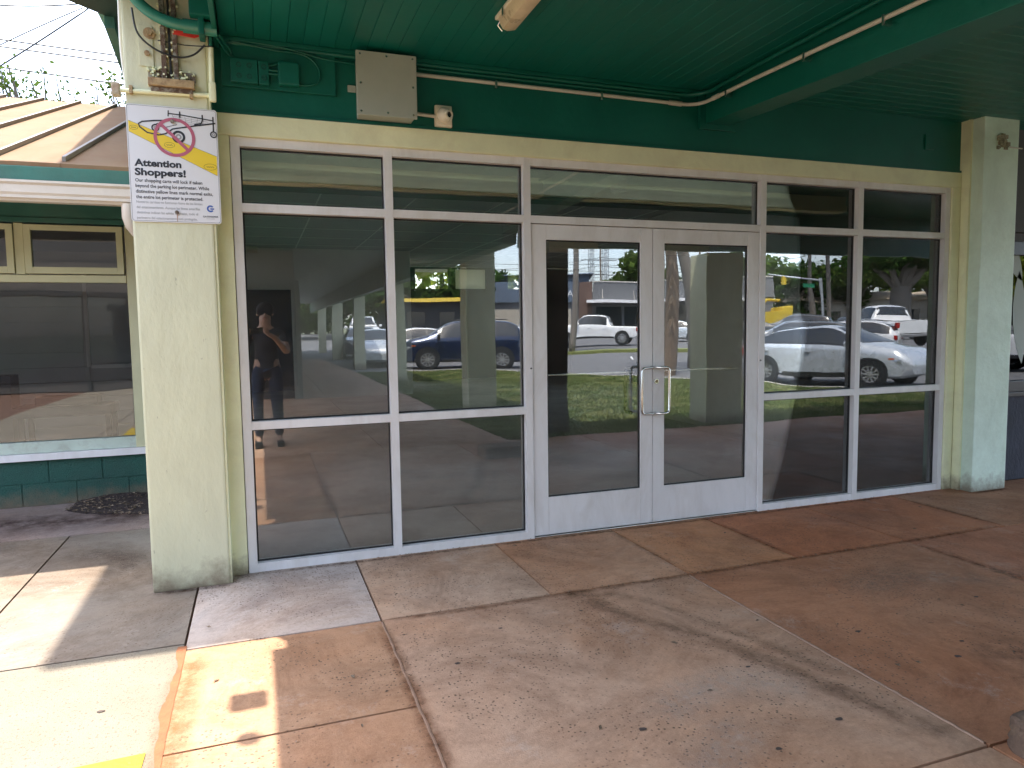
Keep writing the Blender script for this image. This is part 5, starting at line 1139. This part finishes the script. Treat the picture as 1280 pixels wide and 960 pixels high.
for (px, py, h, r, m, um) in [(72, -66, 7.4, 6.0, 'leaf', True), (80.5, -63, 7.2, 6.0, 'leaf', True), (76, -71, 8.2, 5.5, 'leaf', True),
        (60, -72, 9.2, 6.0, 'leaf', False), (66, -70, 8.8, 5.5, 'leaf_dark', False), (71, -70, 7.6, 5.0, 'leaf', False), (55, -75, 7.5, 5.5, 'leaf_dark', False),
        (18.5, -63, 6.5, 4.5, 'leaf_dark', False), (13, -74, 7.5, 5.5, 'leaf', False), (8, -70, 7.0, 5, 'leaf_dark', False), (22.5, -72, 8, 5, 'leaf_dark', False),
        (16, -68, 8.0, 5.0, 'leaf_dark', False), (50, -62, 8.5, 3.4, 'leaf_dark', False), (88, -58, 8, 6, 'leaf_dark', False), (3, -62, 7, 5, 'leaf', False),
        (40, -66, 9.0, 3.5, 'leaf', False), (95, -50, 8, 6, 'leaf', False), (62, -38, 7, 4, 'leaf_yellow', False),
        (-4, -84, 8, 6, 'leaf_dark', False), (6, -88, 8.5, 6.5, 'leaf', False), (27, -84, 8, 6, 'leaf_dark', False), (17, -90, 9, 6, 'leaf', False), (98, -66, 8, 6, 'leaf_dark', False), (90, -72, 8.5, 6, 'leaf', False)]:
    k += 1; names = ['umbrella shaped tree', 'umbrella shaped tree', 'umbrella shaped tree'] if um else None
    lab = {1: 'umbrella shaped tree left of the thick trunk in the last window', 2: 'umbrella shaped tree right of the thick trunk in the last window', 3: 'tallest umbrella shaped tree behind the thick trunk'}.get(k, None)
    if lab is None: lab = ['rounded tree left of the street name plate', 'broad rounded tree behind the street name plate', 'rounded tree right of the street name plate', 'dark rounded tree behind the yellow truck', 'dark tree behind the petrol station', 'leafy tree at the end of the side walkway', 'dark tree left of the side walkway pillars', 'dark tree beside the bluish building corner', 'dark tree behind the gold edged petrol station roof', 'narrow dark tree at the right end of the grey building', 'dark tree right of the low pale building', 'small leafy tree at the far left of the side walkway', 'narrow leafy tree behind the grey building roof', 'leafy tree at the far right behind the low pale building', 'small yellow green tree mirrored in the neighbouring shop window', 'dark tree closing the far end of the side walkway at left', 'tallest tree closing the far end of the side walkway', 'dark tree far behind the bluish building corner', 'leafy tree far behind the petrol station', 'dark tree far behind the rounded trees at right', 'leafy tree behind the low pale building at its right end'][k-4]
    tree(px, py, h, r, lab, m, 30+k, 2800, .38 if not um else .32, um, .3, group='trees across the parking lot')
# overhanging leaves upper part of pane reflections
# ------------------------------------------------------------------ far buildings
FB = empty('far_building', (36, -61.5, 0), 'long grey flat roofed building across the road mirrored in the doors', 'building', rz=math.atan2(11.1, 21.9))
def fb(nm, x0, x1, y0, y1, z0, z1, m): return MB().box(x0, x1, y0, y1, z0, z1).build(nm, m, FB)
fb('wall', -26, 15, -12, 0, 0, 5.0, 'wall_grey'); fb('parapet', -3.0, 15, -.2, .25, 4.1, 6.2, 'wall_grey'); fb('blue_parapet', -26, -4.6, -.2, .3, 3.9, 6.25, 'wall_blue'); fb('pilaster', -4.55, -3.05, -.1, .45, 0, 6.15, 'brickbrown')
fb('awning', -3.6, 13.5, .26, 2.2, 3.75, 4.05, 'alu'); fb('coping', -3.0, 15, .251, .33, 6.05, 6.2, 'curb')
for i in range(6): fb('shop_window', -2.6+i*2.7, -.2+i*2.7, .01, .08, .9, 3.4, 'carglass')
for i in range(4): fb('garage_door', -24+i*5, -20.5+i*5, .01, .08, .9, 3.2, 'wall_beige')
for i in range(5): MB().tube([(-2+i*3.2, .5, 4.05), (-2+i*3.2, .28, 5.2)], .05, 6).build('awning_stay', 'curb', FB)
tl = MB().box(9.2, 11.2, 2.25, 2.33, 2.2, 3.6).build('banner', 'alu', FB)
la = text('A', FB, 'lettering', 'sign_white', 0, 0, None, 1.1, y=0)
la.rotation_euler = (0, 0, math.pi); la.location = (-5.2, .32, 4.55)
for (x, y, w, d, h, m, lab, rz) in [(80, -70, 26, 10, 3.4, 'wall_beige', 'low pale building with tan roof behind the umbrella trees', .25), (14.2, -56.5, 6, 4, 3.2, 'darkwall', 'small petrol station canopy with gold edge', 0), (28, -74, 18, 8, 6.5, 'wall_blue', 'bluish building corner behind the parked blue car', .4)]:
    b = empty('low_building', (x, y, hgt(x, y)-.15), lab, 'building', rz=rz); 
    MB().box(-w/2, w/2, -d/2, d/2, 0, h).build('wall', m, b)
    MB().prism([(-d/2-.8, h), (0, h+1.3 if m == 'wall_beige' else h+.45), (d/2+.8, h)], 'x', -w/2-.5, w/2+.5).build('roof', 'roof_tan' if m == 'wall_beige' else ('yellow' if m == 'darkwall' else 'wall_blue'), b)
    for i in range(int(w/2.6)): MB().box(-w/2+.8+i*2.6, -w/2+2.2+i*2.6, d/2, d/2+.05, .9, 2.3).build('window', 'carglass', b)
# poles, tower, lines
def pole(x, y, h, lab, arms=1, r=.14):
    e = empty('utility_pole', (x, y, hgt(x, y)-.15), lab, 'utility pole'); MB().tube([(0, 0, 0), (0, 0, h)], [r, r*.7], 8).build('post', 'wood_pole', e)
    for i in range(arms): MB().box(-1.1, 1.1, -.06, .06, h-.5-i*1.0, h-.38-i*1.0).build('crossarm', 'wood_pole', e)
    return e
pole(37, -68.2, 9.6, 'wooden utility pole behind the grey building', 0); pole(48.6, -66, 13.5, 'utility pole above the trees in the right window', 1); pole(11.5, -60, 10, 'utility pole among trees in the second window', 1)
for (x, y, lab) in ((49.4, -96.2, 'left lattice steel pylon far behind the grey building'), (51.8, -95.6, 'right lattice steel pylon far behind the grey building')):
    e = empty('pylon', (x, y, 0), lab, 'pylon'); m = MB(); H = 18
    for sx in (-.35, .35):
        for sy in (-.35, .35): m.box(sx-.06, sx+.06, sy-.06, sy+.06, 0, H)
    for i in range(18):
        s = -1 if i % 2 else 1
        for yy in (-.35, .35): m.tube([(-.35*s, yy, i), (.35*s, yy, i+1)], .035, 4)
    m.build('mast', 'lattice', e)
    for i in range(3): MB().box(-1.9, 1.9, -.08, .08, 9.5+i*2.2, 9.65+i*2.2).build('crossarm', 'lattice', e)
def wire(a, b, sag, lab, r=.025, grp='overhead wires'):
    a = Vector(a); b = Vector(b); m = MB().tube([a+(b-a)*(i/24)+Vector((0, 0, -sag*4*(i/24)*(1-i/24))) for i in range(25)], r, 5)
    return tag(m.build('overhead_wire', 'cable', smooth=True), lab, 'wire', grp)
for z, l in ((9.2, 'highest'), (8.3, 'middle'), (7.4, 'lowest')):
    wire((10, -80, z), (37, -68.2, z), 1.0, '%s overhead wire left of the pole behind the grey building' % l); wire((37, -68.2, z), (62, -62, z+1.2), .9, '%s overhead wire right of the pole behind the grey building' % l, .03)
for i, z in enumerate((8.6, 9.6, 10.6)): wire((30, -110, z+2), (110, -60, z), 1.2, '%s of three faint wires above the right window trees' % ['lowest', 'middle', 'topmost'][i], .035)
# traffic signal arm with street sign
ts = empty('traffic_signal', (45.2, -43.6, .6), 'pale traffic signal arm with a green street name plate', 'traffic signal')
MB().tube([(0, 0, 0), (0, 0, 4.6)], [.13, .1], 8).build('post', 'lattice', ts); MB().tube([(0, 0, 4.4), (-4.2, -1.6, 5.0)], [.09, .05], 8).build('arm', 'lattice', ts)
MB().box(-1.6, -.3, -.3, -.26, 3.75, 4.1).build('name_plate', paint('street_sign_green', (.02, .25, .12), .5, .02, 3, 0), ts); MB().box(-3.2, -2.9, -1.35, -1.1, 4.1, 4.85).build('signal_head', 'yellow', ts, bevel=.03)
fs = empty('yellow_truck', (47.6, -53.2, .7), 'yellow utility truck among the trees at the road', 'truck')
MB().box(-1.6, 1.4, -1, 1, .5, 2.0).build('body', 'yellow', fs, bevel=.08); MB().box(1.0, 2.3, -.9, .9, .5, 2.4).build('cab', 'yellow', fs, bevel=.15); MB().tube([(-1.2, 0, 2.0), (-.2, 0, 3.1), (1.2, 0, 3.0)], .12, 8).build('boom', 'yellow', fs)
for x in (-1, 1.5): MB().disc((x, .95, .45), (0, 1, 0), 0, .45, 16, .15).build('wheel', 'black', fs)
# wires and twigs in the sky upper left
for ya, yb, l in ((7.19, 7.07, 'topmost of three parallel'), (7.06, 6.93, 'middle of three parallel'), (6.68, 6.51, 'lowest of three parallel')):
    k_ = (yb-ya)/2.85; wire((-24, 12, ya-k_*19.2), (8, 12, yb+k_*10), .1, l+' wires in the sky above the tan roof', .017, 'wires above the tan roof')
wire((-6.5, 11, 4.47), (-2.63, 11, 7.43), .08, 'steep wire rising to the right above the tan roof', .016, 'wires above the tan roof'); wire((-7, 11.5, 4.75), (-2.78, 11.5, 7.65), -.12, 'second steep wire rising to the right above the tan roof', .012, 'wires above the tan roof')
wire((-2.63, 11, 7.43), (-1.6, 11, 9.0), .02, 'short upper end of the steep wire beside the eave', .016, 'wires above the tan roof')
wire((-8, 13, 8.5), (-3.0, 13, 8.33), .35, 'sagging wire crossing the top left corner of the sky', .017, 'wires above the tan roof')
tw = empty('shrub', (-3.2, 8.2, 0), 'leafy shrub tips showing above the tan metal roof', 'shrub')
m1 = MB(); m2 = MB(); g_ = random.Random(4)
for i in range(60):
    x = g_.uniform(-2.3, 2.3); zt = 5.05+g_.uniform(-.2, .35)+(0.4 if x < -.6 else 0); bx2 = x+g_.uniform(-.3, .3)
    m1.tube([(bx2, 0, 3.6), ((x+bx2)/2+.05, 0, zt-.5), (x, g_.uniform(-.2, .2), zt)], [.022, .014, .007], 5)
    for j in range(30):
        t = g_.uniform(.5, 1.05); px = bx2+(x-bx2)*t+g_.gauss(0, .07); pz = 3.6+(zt-3.6)*t+g_.gauss(0, .05); py = g_.gauss(0, .1); s = g_.uniform(.02, .045); a = g_.uniform(0, 6.28); k = len(m2.v)
        dx, dz = math.cos(a)*s, math.sin(a)*s; m2.v += [(px-dx, py, pz-dz), (px-dz*.5, py+.02, pz+dx*.5), (px+dx, py, pz+dz), (px+dz*.5, py-.02, pz-dx*.5)]; m2.f.append((k, k+1, k+2, k+3))
MB().tube([(0, 0, 0), (0, 0, 3.6)], .06, 8).build('stem', 'trunk', tw); m1.build('branches', 'trunk', tw); m2.build('leaves', 'leaf', tw, fix=False)['kind'] = 'stuff'
wg = empty('opposite_wing', (-9, -12, 0), 'dark low building wing mirrored in the left window', 'building')
MB().box(-9, 6.2, -6, 0, 0, 5.2).build('wall', paint('dark_taupe_wall', (.07, .065, .06), .8, .1, .5, .1), wg)
for i in range(5): MB().box(-8+i*2.8, -6+i*2.8, .0, .06, .9, 2.4).build('window', 'carglass', wg)
MB().box(-9.2, 6.4, .061, .5, 2.9, 3.2).build('awning', 'green_trim', wg)
kw = empty('walkway_shop', (-3, -11, 0), 'dark glazed shop beside the side walkway behind the photographer', 'building')
MB().box(-3.5, 3.88, -26, -.05, 0, 3.2).build('wall', paint('brown_grey_shop_wall', (.10, .09, .08), .8, .1, .5, .1), kw)
for i in range(3): MB().box(-3.3+i*2.42, -1.0+i*2.42, -.045, -.02, .25, 2.35).build('window', 'carglass', kw)
for i in range(4): MB().box(-3.38+i*2.42, -3.31+i*2.42, -.05, .02, 0, 2.5).build('mullion', 'darkmetal', kw)
for i in range(9): MB().box(3.885, 3.91, -2.9-i*2.8, -.5-i*2.8, .25, 2.35).build('side_window', 'carglass', kw)
MB().box(-3.4, 3.9, -.05, .02, 2.37, 2.5).build('head_rail', 'darkmetal', kw)
# ------------------------------------------------------------------ the photographer (seen mirrored in the first window)
pe = empty('person', (.20, -4.98, 0), 'person in dark shirt and jeans holding up a phone, mirrored in the first window', 'person')
def skin(name, mat, pts, edges, parent, sub=2, root=0):
    me = bpy.data.meshes.new(name); me.from_pydata([p[:3] for p in pts], edges, []); me.materials.append(M[mat])
    o = bpy.data.objects.new(name, me); LINK(o); o.parent = parent
    sk = o.modifiers.new('skin', 'SKIN'); sk.use_smooth_shade = True
    if not me.skin_vertices: return o
    for i, p in enumerate(pts):
        rr = p[3]; me.skin_vertices[0].data[i].radius = (rr if isinstance(rr, tuple) else (rr, rr)); me.skin_vertices[0].data[i].use_root = (i == root)
    o.modifiers.new('subdivision', 'SUBSURF').levels = sub; o.modifiers['subdivision'].render_levels = sub; return o
# joints, z up, facing +y; hands meet at the phone
B = [(0, 0, .98, (.15, .11)), (0, .0, 1.12, (.135, .10)), (0, .0, 1.30, (.16, .11)), (0, -.01, 1.42, (.13, .09)), (0, .01, 1.51, .055), (0, .03, 1.58, (.07, .08)), (0, .035, 1.68, (.078, .092)),
     (.18, 0, 1.41, .060), (.24, .10, 1.17, .047), (.10, .37, 1.36, .032), (.005, .43, 1.415, .024),
     (-.18, 0, 1.41, .060), (-.28, .10, 1.17, .047), (-.23, .36, 1.36, .032), (-.185, .43, 1.415, .024),
     (.10, 0, .90, .085), (.11, .02, .50, .060), (.11, -.01, .10, .040), (.12, .12, .04, .035),
     (-.10, 0, .90, .085), (-.12, .05, .50, .060), (-.13, .02, .10, .040), (-.14, .15, .04, .035)]
E_ = [(0, 1), (1, 2), (2, 3), (3, 4), (4, 5), (5, 6), (3, 7), (7, 8), (8, 9), (9, 10), (3, 11), (11, 12), (12, 13), (13, 14), (0, 15), (15, 16), (16, 17), (17, 18), (0, 19), (19, 20), (20, 21), (21, 22)]
skin('body', 'skin', B, E_, pe)
SH_ = [(0, 0, .82, (.15, .115)), (0, .0, 1.12, (.15, .112)), (0, .0, 1.30, (.175, .122)), (0, -.01, 1.43, (.135, .095)), (.19, 0, 1.415, .070), (.225, .06, 1.27, .062), (-.19, 0, 1.415, .070), (-.245, .06, 1.27, .062)]
skin('shirt', 'cloth_dark', SH_, [(0, 1), (1, 2), (2, 3), (3, 4), (4, 5), (3, 6), (6, 7)], pe)
skin('trousers', 'jeans', [(0, 0, 1.10, (.150, .112)), (.10, 0, .88, .098), (.11, .02, .50, .072), (.11, -.01, .12, .058), (-.10, 0, .88, .098), (-.12, .05, .50, .072), (-.13, .02, .12, .058)], [(0, 1), (1, 2), (2, 3), (0, 4), (4, 5), (5, 6)], pe)
for x, y in ((.12, .07), (-.14, .10)):
    MB().box(x-.045, x+.045, y-.13, y+.14, 0, .085).build('shoe', 'black', pe, bevel=.03)
hr = ball((0, .015, 1.715), .103, 18, 12); hr.v = [(x, y if y < .07 else .07+(y-.07)*.2, z if z > 1.64 else 1.64+(z-1.64)*.5) for x, y, z in hr.v]; hr.build('hair', 'hair', pe, smooth=True)
for x in (-.03, .03): ball((x, .118, 1.675), .010, 8, 6).build('eye', 'black', pe, smooth=True)
MB().tube([(0, .118, 1.675), (0, .138, 1.645), (0, .12, 1.638)], [.008, .014, .008], 8).build('nose', 'skin', pe, smooth=True)
MB().tube([(-.022, .115, 1.612), (0, .124, 1.610), (.022, .115, 1.612)], .005, 6).build('mouth', 'redink', pe, smooth=True)
for s in (-1, 1): ball((s*.083, .03, 1.66), .018, 8, 6).build('ear', 'skin', pe, smooth=True)
for s, hx in ((1, .0), (-1, -.19)):     # hands close on the two short ends of the phone
    base = Vector((hx+s*.012, .435, 1.425))
    ball(tuple(base+Vector((0, .005, .012))), .028, 12, 8).build('palm', 'skin', pe, smooth=True)
    for f in range(4):
        z0 = -.012+f*.017; ln = (.030, .036, .038, .033)[f]
        MB().tube([tuple(base+Vector((s*.008, .012, z0))), tuple(base+Vector((s*.004, .030, z0+.004))), tuple(base+Vector((-s*ln*.6, .036, z0+.006))), tuple(base+Vector((-s*ln, .031, z0+.006)))], [.0095, .009, .0085, .007], 8).build('finger', 'skin', pe, smooth=True)
    MB().tube([tuple(base+Vector((0, -.005, .0))), tuple(base+Vector((-s*.016, -.012, .010))), tuple(base+Vector((-s*.034, -.002, .020)))], [.012, .011, .008], 8).build('thumb', 'skin', pe, smooth=True)
ph = MB().box(.02, .182, -4.540, -4.531, 1.41, 1.487).build('phone', 'carblack', bevel=.003); tag(ph, 'dark phone held sideways by the mirrored person', 'phone')
MB().disc((.05, -4.5305, 1.465), (0, 1, 0), 0, .008, 12, .001).build('lens', 'chrome', ph)
